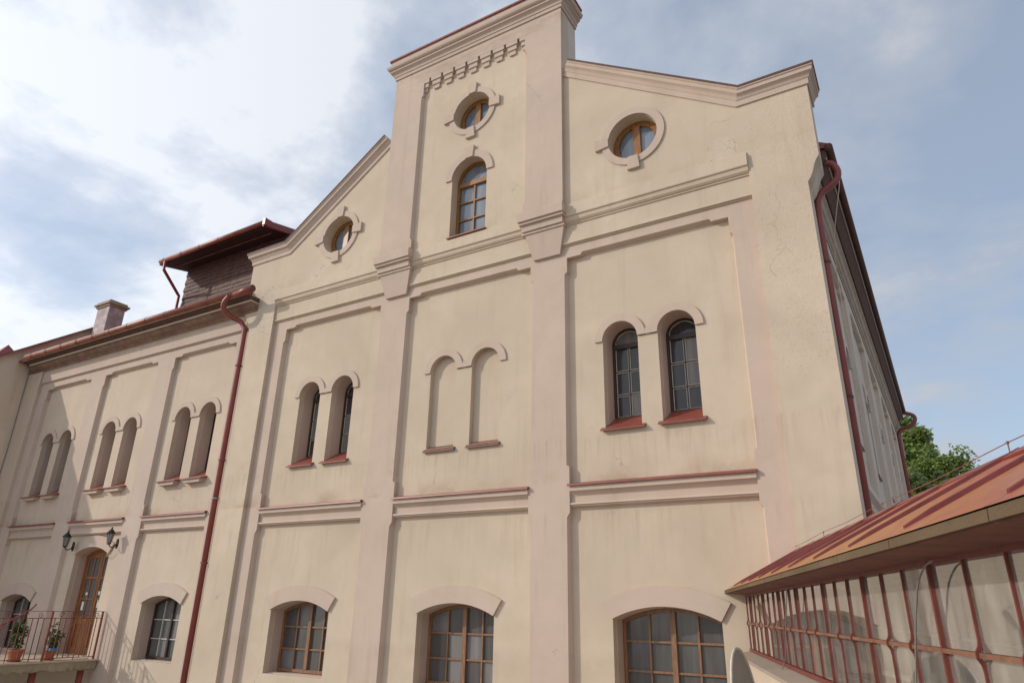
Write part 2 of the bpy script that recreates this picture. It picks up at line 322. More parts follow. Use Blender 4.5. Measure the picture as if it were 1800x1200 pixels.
def window(bld, sh, y, cols, rows, fr, bar, frame_m, bar_m, pane_m, mid=0, depth=.07, trans=None, putty_m=None, pane_alt=None, label=None):
    """frame ring, glazing bars and one pane per cell"""
    ins = sh.inset(fr)
    b = B().plate(sh.outline(), y, y+depth, [ins.outline()])
    if mid: b.plate(ins.cell(sh.cx-mid/2, sh.cx+mid/2, -99, 99, 2), y-.012, y+depth-.006)
    if trans: b.plate([(q[0], q[1]) for q in ins.cell(ins.cx-ins.hw+.0005, ins.cx+ins.hw-.0005, trans[0], trans[1], 1)], y-.015, y+depth-.004)
    wn = obj('window', b, frame_m, bld, label=label)
    for x in cols[1:-1]:
        if mid and abs(x-sh.cx) < .02: continue
        zt = trans[0] if trans else 99
        c = ins.cell(x-bar/2, x+bar/2, -99, zt, 2)
        if c: obj('glazing_bar', B().plate(c, y+.008, y+depth-.015), bar_m, wn)
    for z in rows[1:-1]:
        if trans and trans[0]-.01 < z < trans[1]+.01: continue
        # extent of the row at height z
        if sh.circle or z > ins.zc: h = math.sqrt(max(0, ins.R**2 - (z-ins.zc)**2)); h = min(h, ins.hw)
        else: h = ins.hw
        obj('glazing_bar', B().box(sh.cx-h+.002, sh.cx+h-.002, y+.012, y+depth-.02, z-bar/2, z+bar/2), bar_m, wn)
    for i in range(len(cols)-1):
        for j in range(len(rows)-1):
            if trans and rows[j] >= trans[0]-.02 and i > 0: continue
            x0, x1 = cols[i], cols[i+1]
            if trans and rows[j] >= trans[0]-.02: x0, x1 = cols[0], cols[-1]
            c = ins.cell(max(x0, ins.cx-ins.hw), min(x1, ins.cx+ins.hw), rows[j], rows[j+1])
            if not c: continue
            pm = pane_m if not pane_alt or random.random() > .22 else pane_alt
            pb = B().plate(c, y+depth*.55, y+depth*.7); ta, tb_ = random.uniform(-.02, .02), random.uniform(-.02, .02); m0_ = sum((v for v in pb.v), Vector())/len(pb.v)
            for v in pb.v: v.y += (v.x-m0_.x)*ta + (v.z-m0_.z)*tb_
            obj('pane', pb, pm, wn)
            if putty_m:
                g = bar*.5+.002
                cc = ins.cell(max(x0, ins.cx-ins.hw)+g, min(x1, ins.cx+ins.hw)-g, rows[j]+g, (rows[j+1]-g if rows[j+1] < 90 else 99), 10)
                # thin putty line round the pane
                if cc:
                    mx = sum(q[0] for q in cc)/len(cc); mz = sum(q[1] for q in cc)/len(cc); inner = []
                    for q in cc:
                        d = Vector((mx-q[0], mz-q[1])); inner.append((q[0]+max(-.012, min(.012, d.x*.3)), q[1]+max(-.012, min(.012, d.y*.3))))
                    obj('putty_line', B().plate(cc, y+depth*.3, y+depth*.5, [inner]), putty_m, wn)
    return wn
def ring(cx, cz, r0_, r1_, a0=0, a1=math.pi, n=24):
    return [(cx + r1_*math.cos(a0+(a1-a0)*k/n), cz + r1_*math.sin(a0+(a1-a0)*k/n)) for k in range(n+1)] + [(cx + r0_*math.cos(a1+(a0-a1)*k/n), cz + r0_*math.sin(a1+(a0-a1)*k/n)) for k in range(n+1)]
def mitre_frames(pts, outv, side=1):
    """horizontal-out path in the (x,z) plane: up vector mitred between segments"""
    fr = []
    for i, (x, z) in enumerate(pts):
        ns_ = []
        for a, b_ in ((i-1, i), (i, i+1)):
            if a >= 0 and b_ < len(pts):
                d = Vector((pts[b_][0]-pts[a][0], pts[b_][1]-pts[a][1])).normalized(); ns_.append(Vector((-d.y, d.x))*side)
        n = (ns_[0] + ns_[-1]).normalized(); n = n / max(.3, n.dot(ns_[0])); fr.append(((x, None, z), outv[i] if isinstance(outv, list) else outv, (n.x, 0, n.y)))
    return fr
# ================================================================== the setting
obj('ground', B().add([(-600, -600, -ZC), (600, -600, -ZC), (600, 600, -ZC), (-600, 600, -ZC)], [(0, 1, 2, 3)]), ground_m, kind='structure')
# ================================================================== the gabled building
FR, PN, CM = 11.0, 11.12, 10.90            # depth of pilaster frames, recessed panels, corner mass and gable field
main = thing('gabled_building', 'tall cream and pink gabled building with a raised central tower and three round windows', 'building', (-7.8, 11.4, -ZC))
def upper_pair_holes(cx): return [Shape(cx-.535, .345, 3.04, 4.73, .345), Shape(cx+.535, .345, 3.04, 4.73, .345)]
def low_shape(cx, hw=.865, zs=-.13, rise=.2, zb=-1.38): return Shape(cx, hw, zb, zs, rise)
def archivolt(bld, cx, y=11.085):
    # the pair of half-round hoods, joined at their feet
    outer = ring(cx-.535, 4.73, .345, .50, 0, math.pi)
    for sgn in (-1, 1):
        obj('arch_moulding', B().plate(ring(cx+sgn*.535, 4.70, .345, .50), y, PN+.01), pink if bld is main else pink_w, bld)
    obj('arch_moulding_joint', B().plate([(cx-.185, 4.70), (cx+.185, 4.70), (cx+.04, 4.80), (cx, 4.84), (cx-.04, 4.80)], y+.002, PN+.012), pink if bld is main else pink_w, bld)
def sill(bld, cx, hw, z, y0=11.03, yin=11.5, big=.07):
    b = B()
    b.add([(cx-hw-big, y0, z-.045), (cx+hw+big, y0, z-.045), (cx+hw+big, PN-.002, z+.012), (cx-hw-big, PN-.002, z+.012),
           (cx-hw-big, y0, z-.068), (cx+hw+big, y0, z-.068), (cx+hw+big, PN-.002, z-.04), (cx-hw-big, PN-.002, z-.04)],
          [(0,1,2,3), (4,7,6,5), (0,4,5,1), (1,5,6,2), (3,2,6,7), (0,3,7,4)])
    b.add([(cx-hw, PN-.003, z+.012), (cx+hw, PN-.003, z+.012), (cx+hw, yin, z+.012+.62*(yin-PN)), (cx-hw, yin, z+.012+.62*(yin-PN)), (cx-hw, PN-.003, z-.04), (cx+hw, PN-.003, z-.04), (cx+hw, yin, z-.03+.62*(yin-PN)), (cx-hw, yin, z-.03+.62*(yin-PN))],
          [(0,1,2,3), (4,7,6,5), (0,4,5,1), (1,5,6,2), (3,2,6,7), (0,3,7,4)])
    s = obj('window_sill', b, redm if yin > 11.3 else dull_red, bld)
    if bld is not main: obj('sill_block', B().plate([(cx-hw-.02, z-.045), (cx+hw+.02, z-.045), (cx+hw-.03, z-.15), (cx-hw+.03, z-.15)], y0+.04, PN+.004), pink if bld is main else pink_w, s)
def reveal(bld, sh, y0=11.25, y1=11.66, m=reveal_m, d=.018):
    h = sh.inset(d); hw = sh.hw+.12
    if sh.circle: out = [(sh.cx-hw, sh.zc-hw), (sh.cx+hw, sh.zc-hw), (sh.cx+hw, sh.zc+hw), (sh.cx-hw, sh.zc+hw)]
    else: out = [(sh.cx-hw, sh.zb-.1), (sh.cx+hw, sh.zb-.1), (sh.cx+hw, sh.top(sh.cx)+.12), (sh.cx-hw, sh.top(sh.cx)+.12)]
    obj('window_reveal', B().plate(out, y0, y1, [h.outline()]), m, bld)
def upper_window(bld, sh, label=None, y=11.53):
    w_ = sh.inset(.02); zt = 4.66
    zs = [w_.zb+.11, 3.75, 4.22, zt]
    window(bld, Shape(w_.cx, w_.hw, w_.zb+.22, R=w_.R, zc=w_.zc), y, [w_.cx-w_.hw, w_.cx, w_.cx+w_.hw], [w_.zb+.22, 3.74, 4.20, zt+.06, 99], .045, .022, dark_t, dark_t, gl_up, trans=(zt, zt+.11), putty_m=putty, pane_alt=gl_pale, label=label)
def low_band(bld, sh, oc=.31, y=11.07):
    # segmental hood with splayed ends
    a = math.asin(sh.hw/sh.R); n = 18; R1 = sh.R + oc
    ao = a + .015
    pts = [(sh.cx + R1*math.sin(-ao+2*ao*k/n), sh.zc + R1*math.cos(-ao+2*ao*k/n)) for k in range(n+1)] + [(sh.cx + sh.R*math.sin(a-2*a*k/n), sh.zc + sh.R*math.cos(a-2*a*k/n)) for k in range(n+1)]
    obj('lintel_band', B().plate(pts, y, PN+.008), pink if bld is main else pink_w, bld)
def pilaster(bld, name, uL, uR, left=True, right=True, y=FR, yb=PN+.03, ztop=6.86, mat=pink, dz=0, zdoor=None):
    """flat pilaster whose edges step in beside the panels, edges splayed back to the panel plane"""
    zs = [(-ZC, 1), (1.50, 1), (1.58, 0), (2.38, 0), (2.42, 1), (6.24, 1), (6.29, 0), (ztop, 0)]
    f, bk = [], []
    for z, k in zs: f.append((uR - (.055 if (k and right) else 0), z)); bk.append((uR, z))
    for z, k in reversed(zs): f.append((uL + (.055 if (k and left) else 0), z)); bk.append((uL, z))
    return obj(name, B().plate(f, y, yb, outer_b=bk), mat, bld)
def head_band(bld, a, b, y=FR, mat=pink, dz=0):
    f = [(a, 6.86), (a, 6.60), (a+.30, 6.60), (a+.34, 6.66), (b-.34, 6.66), (b-.30, 6.60), (b, 6.60), (b, 6.86)]
    bk = [(a, 6.86), (a, 6.60), (a+.30, 6.60), (a+.34, 6.60), (b-.34, 6.60), (b-.30, 6.60), (b, 6.60), (b, 6.86)]
    obj('head_band', B().plate(f, y, PN+.03, outer_b=bk), mat, bld)
def ledge(bld, a, b, dz=0, mat=pink):
    prof = [(11.14, 2.03), (10.965, 2.03), (10.965, 1.945), (11.0, 1.94), (11.045, 1.89), (11.06, 1.86), (11.06, 1.755), (11.015, 1.745), (11.005, 1.715), (11.03, 1.71), (11.03, 1.69), (11.14, 1.66)]
    obj('ledge', B().sweep([((x, 0, dz), (0, 1, 0), (0, 0, 1)) for x in (a+.001, b-.001)], prof), mat, bld)
    prof = [(11.125, 2.115), (10.925, 2.065), (10.92, 2.03), (10.935, 2.028), (10.945, 2.05), (11.125, 2.095)]
    obj('ledge_flashing', B().sweep([((x, 0, dz), (0, 1, 0), (0, 0, 1)) for x in (a-.015, b+.015)], prof), redm, bld)
bays = [(-13.41, -10.23), (-9.38, -6.19), (-5.355, -2.14)]
pairs = [-11.82, -7.83, -3.80]
lows = [low_shape(-11.83), low_shape(-7.80), low_shape(-3.78, .88)]
holes = []
for cx in pairs: holes += upper_pair_holes(cx)
holes += lows
obj('wall', B().plate([(-14.3, -ZC), (-1.4, -ZC), (-1.4, 6.9), (-14.3, 6.9)], PN, 11.25, [h.outline() for h in holes]), cream, main)
for i, (a, b) in enumerate(bays): head_band(main, a, b); ledge(main, a, b)
pilaster(main, 'pilaster', -13.95, bays[0][0], left=False)
pilaster(main, 'pilaster', bays[0][1], bays[1][0])
pilaster(main, 'pilaster', bays[1][1], bays[2][0])
pilaster(main, 'pilaster', bays[2][1], -1.60, right=False)
for k, cx in enumerate(pairs):
    archivolt(main, cx)
    for j, sh in enumerate(upper_pair_holes(cx)):
        sill(main, cx + (j*2-1)*.535, .345, 3.04 if k != 1 else 3.02, y0=11.06 if k == 1 else 11.03, yin=11.24 if k == 1 else 11.55, big=.05 if k == 1 else .07)
        if k == 1: obj('blind_niche', B().plate(Shape(sh.cx, sh.hw+.05, sh.zb-.05, R=sh.R+.05, zc=sh.zc).outline(), 11.235, 11.3), cream, main)
        else: reveal(main, sh); upper_window(main, sh)
def low_window(bld, sh, ncol, frame_m, bar_m, pane_m, alt=None, rows=(-.90, -.46), fr=.06, bar=.032, mid=.085, y=11.48, label=None, putty_m=None):
    reveal(bld, sh, 11.25, 11.62)
    s2 = sh.inset(.02); s2.zb = sh.zb+.03
    hw = s2.hw-fr
    cols = [sh.cx-hw+2*hw*k/ncol for k in range(ncol+1)]
    window(bld, s2, y, cols, [s2.zb, *rows, 99], fr, bar, frame_m, bar_m, pane_m, mid=mid, depth=.08, pane_alt=alt, label=label, putty_m=putty_m)
for k, sh in enumerate(lows):
    low_band(main, sh)
    low_window(main, sh, 4, wood2, wood2, gl_low, gl_pale if k < 2 else None)
# --- gable field with the two corner strips, n = 10.90
def sc_(p, k=1): return p
gable_outline = [(-14.78, -ZC), (-13.87, -ZC), (-13.87, 7.60), (-1.675, 7.60), (-1.675, -ZC), (-.753, -ZC), (-.753, 6.83), (-.70, 6.90), (-.655, 7.0), (-.62, 7.12), (-.575, 7.22), (-.52, 7.30),
                 (-.515, 8.82), (-1.76, 8.82), (-5.34, 11.17), (-5.34, 13.2), (-10.25, 13.2), (-10.25, 11.15), (-13.58, 8.82), (-15.05, 8.82), (-15.05, 7.30), (-14.98, 7.2), (-14.92, 7.05), (-14.88, 6.93), (-14.78, 6.83)]
ocR, ocC, ocL = (-3.80, 8.93), (-7.795, 11.20), (-11.82, 8.90)
arcw = Shape(-7.79, .485, 7.80, 9.37, .485)
ghol = [Shape(c[0], .52, zc=c[1], circle=True) for c in (ocR, ocC, ocL)] + [arcw]
obj('gable_wall', B().plate(gable_outline, CM, 11.05, [h.outline(20) for h in ghol]), cream_d, main)
# body of the gable wall behind the face (thick parapet)
gb = [(-14.78, -ZC), (-.753, -ZC)] + gable_outline[6:]
obj('gable_back', B().plate(gb, 11.05, 11.20, [h.outline(20) for h in ghol + [h2 for h2 in holes]] and [h.outline(20) for h in ghol] + [[(-13.9, -ZC+.01), (-1.65, -ZC+.01), (-1.65, 6.88), (-13.9, 6.88)]]), cream_d, main)
body = [(-14.775, -ZC), (-.757, -ZC), (-.757, 6.83)] + [(x-.004, z) for x, z in gable_outline[7:12]] + [(-.519, 8.81), (-1.76, 8.81), (-5.344, 11.16), (-5.344, 13.19), (-10.246, 13.19), (-10.246, 11.14), (-13.58, 8.81), (-15.046, 8.81), (-15.046, 7.3), (-14.775, 6.83)]
bh = [h.inset(-.1).outline(20) if h.circle else Shape(h.cx, h.hw+.1, h.zb-.1, R=h.R+.1, zc=h.zc).outline(20) for h in ghol]
obj('parapet_body', B().plate([p for p in body], 11.20, 11.58, bh + [[(-13.9, -ZC+.01), (-1.65, -ZC+.01), (-1.65, 6.88), (-13.9, 6.88)]]), side_m, main)
for h in ghol:
    reveal(main, h, 11.195, 11.60, reveal_m, .012)
# round windows: moulded ring with blocks
def oculus(c, keys):
    rg = [(c[0]+.67*math.cos(2*math.pi*k/40), c[1]+.67*math.sin(2*math.pi*k/40)) for k in range(40)]
    rh = [(c[0]+.52*math.cos(2*math.pi*k/40), c[1]+.52*math.sin(2*math.pi*k/40)) for k in range(40)]
    o = obj('round_surround', B().plate(rg, CM-.032, CM+.003, [rh]), pink, main)
    for a in keys:
        ca, sa = math.cos(a), math.sin(a)
        pts = [(c[0]+ca*r_-sa*t_, c[1]+sa*r_+ca*t_) for r_, t_ in ((.51, -.10), (.80, -.13), (.80, .13), (.51, .10))]
        obj('keystone', B().plate(pts, CM-.065, CM+.001), pink, o)
    s = Shape(c[0], .515, zc=c[1], circle=True)
    window(main, s, 11.15, [c[0]-.42, c[0], c[0]+.42], [-99, 99], .115, .03, woodm, woodm, gl_top, mid=.15, depth=.09)
    # inner sash line
oculus(ocR, (math.pi, -math.pi/2)); oculus(ocC, (0, math.pi/2, math.pi, -math.pi/2)); oculus(ocL, (0, math.pi/2, math.pi, -math.pi/2))
o = obj('arch_moulding', B().plate(ring(-7.79, 9.35, .485, .66), CM-.035, CM+.003), pink, main)
obj('keystone', B().plate([(-7.89, 9.82), (-7.69, 9.82), (-7.66, 10.13), (-7.92, 10.13)], CM-.065, CM+.001), pink, o)
window(main, Shape(-7.79, .482, 7.84, R=.482, zc=9.37), 11.13, [-8.19, -7.79, -7.39], [7.86, 8.35, 8.82, 9.27, 99], .07, .035, woodm, woodm, gl_top, mid=.0, depth=.09, trans=(9.24, 9.36))
obj('window_sill', B().sweep([((x, 0, 0), (0, 1, 0), (0, 0, 1)) for x in (-8.31, -7.27)], [(11.13, 7.86), (10.84, 7.80), (10.84, 7.775), (10.9, 7.775), (11.13, 7.82)]), redm, main)
# tower pilasters, head and corbel table
TP = 10.80
def tpil(uL, uR, notchL, notchR):
    zs = [(7.66, 0), (8.02, 0), (8.06, 1), (12.20, 1), (12.24, 0), (12.74, 0)]
    f = [(uR-(.05 if k and notchR else 0), z) for z, k in zs] + [(uL+(.05 if k and notchL else 0), z) for z, k in reversed(zs)]
    bk = [(uR, z) for z, k in zs] + [(uL, z) for z, k in reversed(zs)]
    obj('tower_pilaster', B().plate(f, TP, CM+.004, outer_b=bk), pink, main)
tpil(-10.253, -9.30, False, True); tpil(-6.29, -5.337, True, False)
obj('tower_head_band', B().box(-10.253, -5.337, TP, CM+.004, 12.742, 13.16), pink, main)
x0_, x1_ = -9.30, -6.29; nd = 8; pit = (x1_-x0_)/nd
for k in range(nd+1):
    cx = x0_ + pit*k
    lo, hi = (0 if k == 0 else -1), (0 if k == nd else 1)
    b = B()
    for i, (hwid, dpt) in enumerate(((.155, 0), (.125, .028), (.085, .056))):
        b.box(cx+lo*hwid, cx+hi*hwid, TP+.002+dpt, CM+.002, 12.64-.125*i-.002 if i else 12.625, 12.74-.125*(i) if i else 12.74)
    b = B().box(cx+lo*.155, cx+hi*.155, TP+.002, CM+.002, 12.625, 12.74).box(cx+lo*.125, cx+hi*.125, TP+.03, CM+.002, 12.50, 12.625).box(cx+lo*.085, cx+hi*.085, TP+.058, CM+.002, 12.375, 12.50)
    obj('corbel', b, pink, main)
# string course (field lengths) and the broken-out capitals
strp = [(10.905, 7.76), (10.875, 7.745), (10.875, 7.715), (10.845, 7.70), (10.832, 7.47), (10.84, 7.455), (10.86, 7.45), (10.875, 7.37), (10.905, 7.335), (10.925, 7.33), (10.925, 7.30), (10.95, 7.295), (10.955, 6.91), (10.935, 6.905), (10.935, 6.885), (10.97, 6.88), (10.97, 6.858), (11.0, 6.85), (11.16, 6.85), (11.16, 7.5)]
def string(bld, a, b, prof, mat, ext=0):
    return obj('string_course', B().sweep([((x, 0, 0), (0, 1, 0), (0, 0, 1)) for x in (a, b)], prof), mat, bld)
string(main, -13.868, -9.775, strp, cream); string(main, -9.774, -5.815, strp, cream); string(main, -5.814, -1.677, strp, cream)
cap = [(11.15, 6.70), (10.97, 6.70), (10.87, 7.25), (10.855, 7.27), (10.84, 7.31), (10.80, 7.33), (10.76, 7.36), (10.74, 7.47), (10.70, 7.50), (10.68, 7.52), (10.68, 7.70), (10.72, 7.73), (10.72, 7.765), (10.80, 7.79), (11.15, 7.79)]
capz = [(10.97, 6.74), (10.88, 7.24)]
for a, b in ((-10.25, -9.30), (-6.29, -5.337)):
    m_ = (a+b)/2; h = (b-a)/2
    prof = [(10.97, 6.72), (10.87, 7.27)]
    # tapering console
    obj('console', B().add([(m_-h+.20, 10.935, 6.70), (m_+h-.14, 10.935, 6.70), (m_+h-.14, 11.15, 6.70), (m_-h+.20, 11.15, 6.70),
                            (m_-h+.05, 10.835, 7.27), (m_+h+.0, 10.835, 7.27), (m_+h+.0, 11.15, 7.27), (m_-h+.05, 11.15, 7.27)],
                           [(0,3,2,1), (4,5,6,7), (0,1,5,4), (1,2,6,5), (2,3,7,6), (3,0,4,7)]), pink, main)
    b_ = B()
    for (e, y, z0, z1) in ((.02, 10.81, 7.272, 7.33), (.0, 10.775, 7.332, 7.47), (.04, 10.71, 7.472, 7.53), (.055, 10.67, 7.532, 7.71), (.035, 10.70, 7.712, 7.77)):
        b_.add([(m_-h-e, y, z0), (m_+h+e, y, z0), (m_+h+e, 11.15, z0), (m_-h-e, 11.15, z0), (m_-h-e, y-(.012 if z1-z0 > .1 else 0), z1), (m_+h+e, y-(.012 if z1-z0 > .1 else 0), z1), (m_+h+e, 11.15, z1), (m_-h-e, 11.15, z1)],
               [(0,3,2,1), (4,5,6,7), (0,1,5,4), (1,2,6,5), (2,3,7,6), (3,0,4,7)])
    obj('capital', b_, pink, main)
# rake cornices and kneelers
cp = [(-.02, -.01), (.03, -.005), (.035, .10), (.05, .115), (.055, .13), (.075, .17), (.11, .20), (.125, .205), (.13, .275), (.15, .285), (.15, .33), (.13, .35), (-.30, .37), (-.30, .2)]
redtop = [(.165, .315), (.165, .355), (-.55, .40), (-.55, .372), (.15, .335)]
def rake(pts, ends):
    fr = mitre_frames(pts, (0, -1, 0), 1)
    frames = []
    for (p, o_, u_), e in zip(fr, ends): frames.append(((p[0], CM, p[2]), Vector(o_)+Vector((e, 0, 0)), u_))
    return frames
fL = rake([(-15.05, 8.80), (-13.58, 8.80), (-10.25, 11.13)], (-1, 0, 0))
ret = [((-15.05, 11.58, 8.80), (-1, 0, 0), (0, 0, 1))]
obj('rake_cornice', B().sweep(ret+fL, cp), pink, main); obj('rake_flashing', B().sweep([((-15.05, 11.58, 8.80), (-1, 0, 0), (0, 0, 1))]+fL, redtop), brown_t, main)
fR = rake([(-5.34, 11.15), (-1.76, 8.80), (-.515, 8.80)], (0, 0, 1))
ret = [((-.515, 11.60, 8.80), (1, 0, 0), (0, 0, 1))]
obj('rake_cornice', B().sweep(fR+ret, cp), pink, main); obj('rake_flashing', B().sweep(fR+ret, redtop), brown_t, main)
# tower cornice
tcp = [(-.02, -.01), (.03, -.005), (.04, .075), (.06, .085), (.06, .12), (.08, .16), (.12, .195), (.14, .20), (.14, .255), (.17, .262), (.20, .29), (.215, .34), (.215, .365), (-.1, .39), (-.1, .1)]
tf = [((-10.253, 11.58, 13.13), (-1, 0, 0), (0, 0, 1)), ((-10.253, TP, 13.13), (-1, -1, 0), (0, 0, 1)), ((-5.337, TP, 13.13), (1, -1, 0), (0, 0, 1)), ((-5.337, 11.58, 13.13), (1, 0, 0), (0, 0, 1))]
obj('tower_cornice', B().sweep(tf, tcp), pink, main)
obj('tower_coping_block', B().box(-10.37, -5.22, TP-.13, 11.55, 13.49, 13.70), pink, main)
obj('tower_roof_cap', B().add([(-10.42, TP-.17, 13.70), (-5.17, TP-.17, 13.70), (-5.17, 11.65, 13.70), (-10.42, 11.65, 13.70), (-10.42, TP-.17, 13.75), (-5.17, TP-.17, 13.75), (-5.17, 11.65, 13.75), (-10.42, 11.65, 13.75), (-9.9, 11.2, 13.9), (-5.7, 11.2, 13.9)],
    [(0,3,2,1), (0,1,5,4), (1,2,6,5), (2,3,7,6), (3,0,4,7), (4,5,9,8), (6,7,8,9), (5,6,9), (7,4,8)]), redm, main)
obj('lightning_rod', B().tube([(-6.55, 11.2, 13.8), (-6.55, 11.2, 15.4)], .014, 6), blackm, main)
# ---- side wall running back
th = math.atan2(.99986, .0169358)
RS = Matrix.Translation((-.90, 11.58, 0)) @ Matrix.Rotation(th, 4, 'Z')
LEN = 19.9
TF[0] = RS            # local x runs back along the wall, local -y points out
sb = [(.9+3.75*k, .9+3.75*k+2.95) for k in range(5)]
hol = []
for a, b in sb:
    cx = (a+b)/2
    hol += [Shape(cx-.5, .33, 3.04, 4.73, .33), Shape(cx+.5, .33, 3.04, 4.73, .33), Shape(cx, .85, -1.38, -.13, .2)]
obj('side_wall', B().plate([(0, -ZC), (LEN, -ZC), (LEN, 7.6), (0, 7.6)], 0, .3, [h.outline(12) for h in hol]), side_m, main)
edges = [0.02] + [x for ab in sb for x in ab] + [LEN-.02]
for i in range(0, len(edges), 2):
    obj('side_pilaster', B().plate([(edges[i], -ZC), (edges[i+1], -ZC), (edges[i+1], 6.86), (edges[i], 6.86)], -.11, .01), side_m, main)
for (a, b) in sb:
    cx = (a+b)/2
    obj('side_head_band', B().plate([(a+.001, 6.86), (a+.001, 6.5), (a+.35, 6.5), (a+.4, 6.62), (b-.4, 6.62), (b-.35, 6.5), (b-.001, 6.5), (b-.001, 6.86)], -.11, .01), side_m, main)
    obj('ledge', B().sweep([((x, 0, 0), (0, 1, 0), (0, 0, 1)) for x in (a, b)], [(.01, 1.66), (-.1, 1.7), (-.1, 1.75), (-.06, 1.78), (-.06, 1.9), (-.15, 1.95), (-.15, 2.06), (.01, 2.1)]), side_m, main)
    for sgn in (-1, 1):
        obj('arch_moulding', B().plate(ring(cx+sgn*.5, 4.70, .33, .48, n=12), -.06, .005), side_m, main)
        obj('window_sill', B().box(cx+sgn*.5-.4, cx+sgn*.5+.4, -.05, .25, 2.98, 3.02), redm, main)
        obj('window', B().plate(Shape(cx+sgn*.5, .34, 3.0, 4.73, .34).outline(12), .22, .28), gl_up, main)
    obj('lintel_band', B().plate(ring(cx, -2.0, 1.88, 2.17, math.radians(62), math.radians(118), 10), -.09, .004), side_m, main)
    obj('window', B().plate(Shape(cx, .87, -1.4, -.13, .2).outline(12), .2, .26), gl_low, main)
# side cornice, timber eave, gutter
obj('side_cornice', B().sweep([((x, 0, 0), (0, -1, 0), (0, 0, 1)) for x in (.0, LEN+.1)], [(0, 6.88), (.13, 6.88), (.13, 6.93), (.11, 6.94), (.11, 7.12), (.14, 7.14), (.16, 7.2), (.19, 7.22), (.22, 7.32), (.27, 7.36), (.27, 7.42), (0, 7.45)]), simple('taupe_cornice', (.42, .33, .26), .85, 0, .12, 4, .3), main)
obj('eave_soffit', B().sweep([((x, 0, 0), (0, -1, 0), (0, 0, 1)) for x in (.0, LEN+.15)], [(0, 7.46), (.30, 7.46), (.44, 7.60), (.47, 7.74), (.45, 7.80), (0, 7.85)]), brown_t, main)
obj('eave_flashing', B().sweep([((x, 0, 0), (0, -1, 0), (0, 0, 1)) for x in (.0, LEN+.15)], [(.45, 7.605), (.462, 7.60), (.462, 7.625), (.45, 7.63)]), pale_t, main)
TF[0] = None
def gutter_pts(p0, p1, r, seg=10):
    p0, p1 = Vector(p0), Vector(p1); return B().tube([p0, p1], r, seg)
wd = Vector((.0169358, .99986, 0)); wo_ = Vector((.99986, -.0169358, 0))
def SW(s_, o_, z): q = Vector((-.90, 11.58, 0)) + wd*s_ + wo_*o_; return (q.x, q.y, z)
obj('gutter', B().tube([SW(-.02, .52, 7.84), SW(LEN+.2, .52, 7.84)], .075, 10), brown_t, main, smooth=True)
# near swan neck and pipe
def bez(p, n=6):
    """smooth polyline (Catmull-Rom)"""
    p = [Vector(q) for q in p]; out = []
    for i in range(len(p)-1):
        a, b, c, d = p[max(i-1, 0)], p[i], p[i+1], p[min(i+2, len(p)-1)]
        for k in range(n):
            t = k/n; out.append(.5*((2*b)+(c-a)*t+(2*a-5*b+4*c-d)*t*t+(3*b-a-3*c+d)*t**3))
    out.append(p[-1]); return out
pp = obj('downpipe', B().tube(bez([SW(.10, .33, 7.62), SW(.12, .50, 7.56), SW(.14, .585, 7.42), SW(.14, .56, 7.24), SW(.12, .44, 7.12), SW(.10, .30, 7.02), SW(.08, .20, 6.85), SW(.06, .17, 6.5)], 5)+[Vector(SW(.06, .17, -ZC))], .062, 12), redpipe, main, smooth=True)
for z in (5.6, 3.2, .9): obj('pipe_bracket', B().tube([SW(.06, .17, z), SW(.06, .17, z+.04)], .072, 12), brown_t, pp)
pp = obj('downpipe', B().tube(bez([SW(LEN-.1, .48, 7.76), SW(LEN-.1, .80, 7.62), SW(LEN-.1, .86, 7.42), SW(LEN-.1, .70, 7.2), SW(LEN-.1, .30, 7.05), SW(LEN-.1, .17, 6.8)], 5)+[Vector(SW(LEN-.1, .17, -ZC))], .075, 10), redpipe, main, smooth=True)
obj('lightning_cable', B().tube(bez([SW(.5, .50, 7.9), SW(.55, .58, 7.5), SW(.7, .45, 7.0), SW(1.2, .28, 6.6), SW(1.9, .18, 6.25)], 4)+[Vector(SW(2.2, .14, 3.0))], .008, 5), pale_t, main)
# roof and body of the building
def prism_dir(prof, s0, s1, mat, name, par):
    n = len(prof); vs = []
    for s_ in (s0, s1):
        for x, z in prof: vs.append((x + .0169*s_, 11.58+s_, z))
    fs = [tuple(range(n)), tuple(n+j for j in reversed(range(n)))] + [(j, (j+1) % n, n+(j+1) % n, n+j) for j in range(n)]
    return obj(name, B().add(vs, fs), mat, par)
prism_dir([(-14.6, -ZC), (-1.25, -ZC), (-1.25, 7.7), (-14.6, 7.7)], .32, LEN-.02, side_m, 'body', main)
prism_dir([(-15.0, 7.86), (-.38, 7.86), (-.36, 7.92), (-5.3, 10.65), (-7.8, 11.9), (-10.3, 10.65), (-15.0, 7.95)], .0, LEN+.15, farroof, 'roof', main)
obj('rear_chimney', B().box(-.95, -.45, 31.0, 31.5, 7.9, 9.5).box(-1.0, -.40, 30.95, 31.55, 9.5, 9.68), cream, main)
obj('rear_kneeler', B().box(-.62, -.28, 31.52, 31.8, 6.0, 7.7), side_m, main)
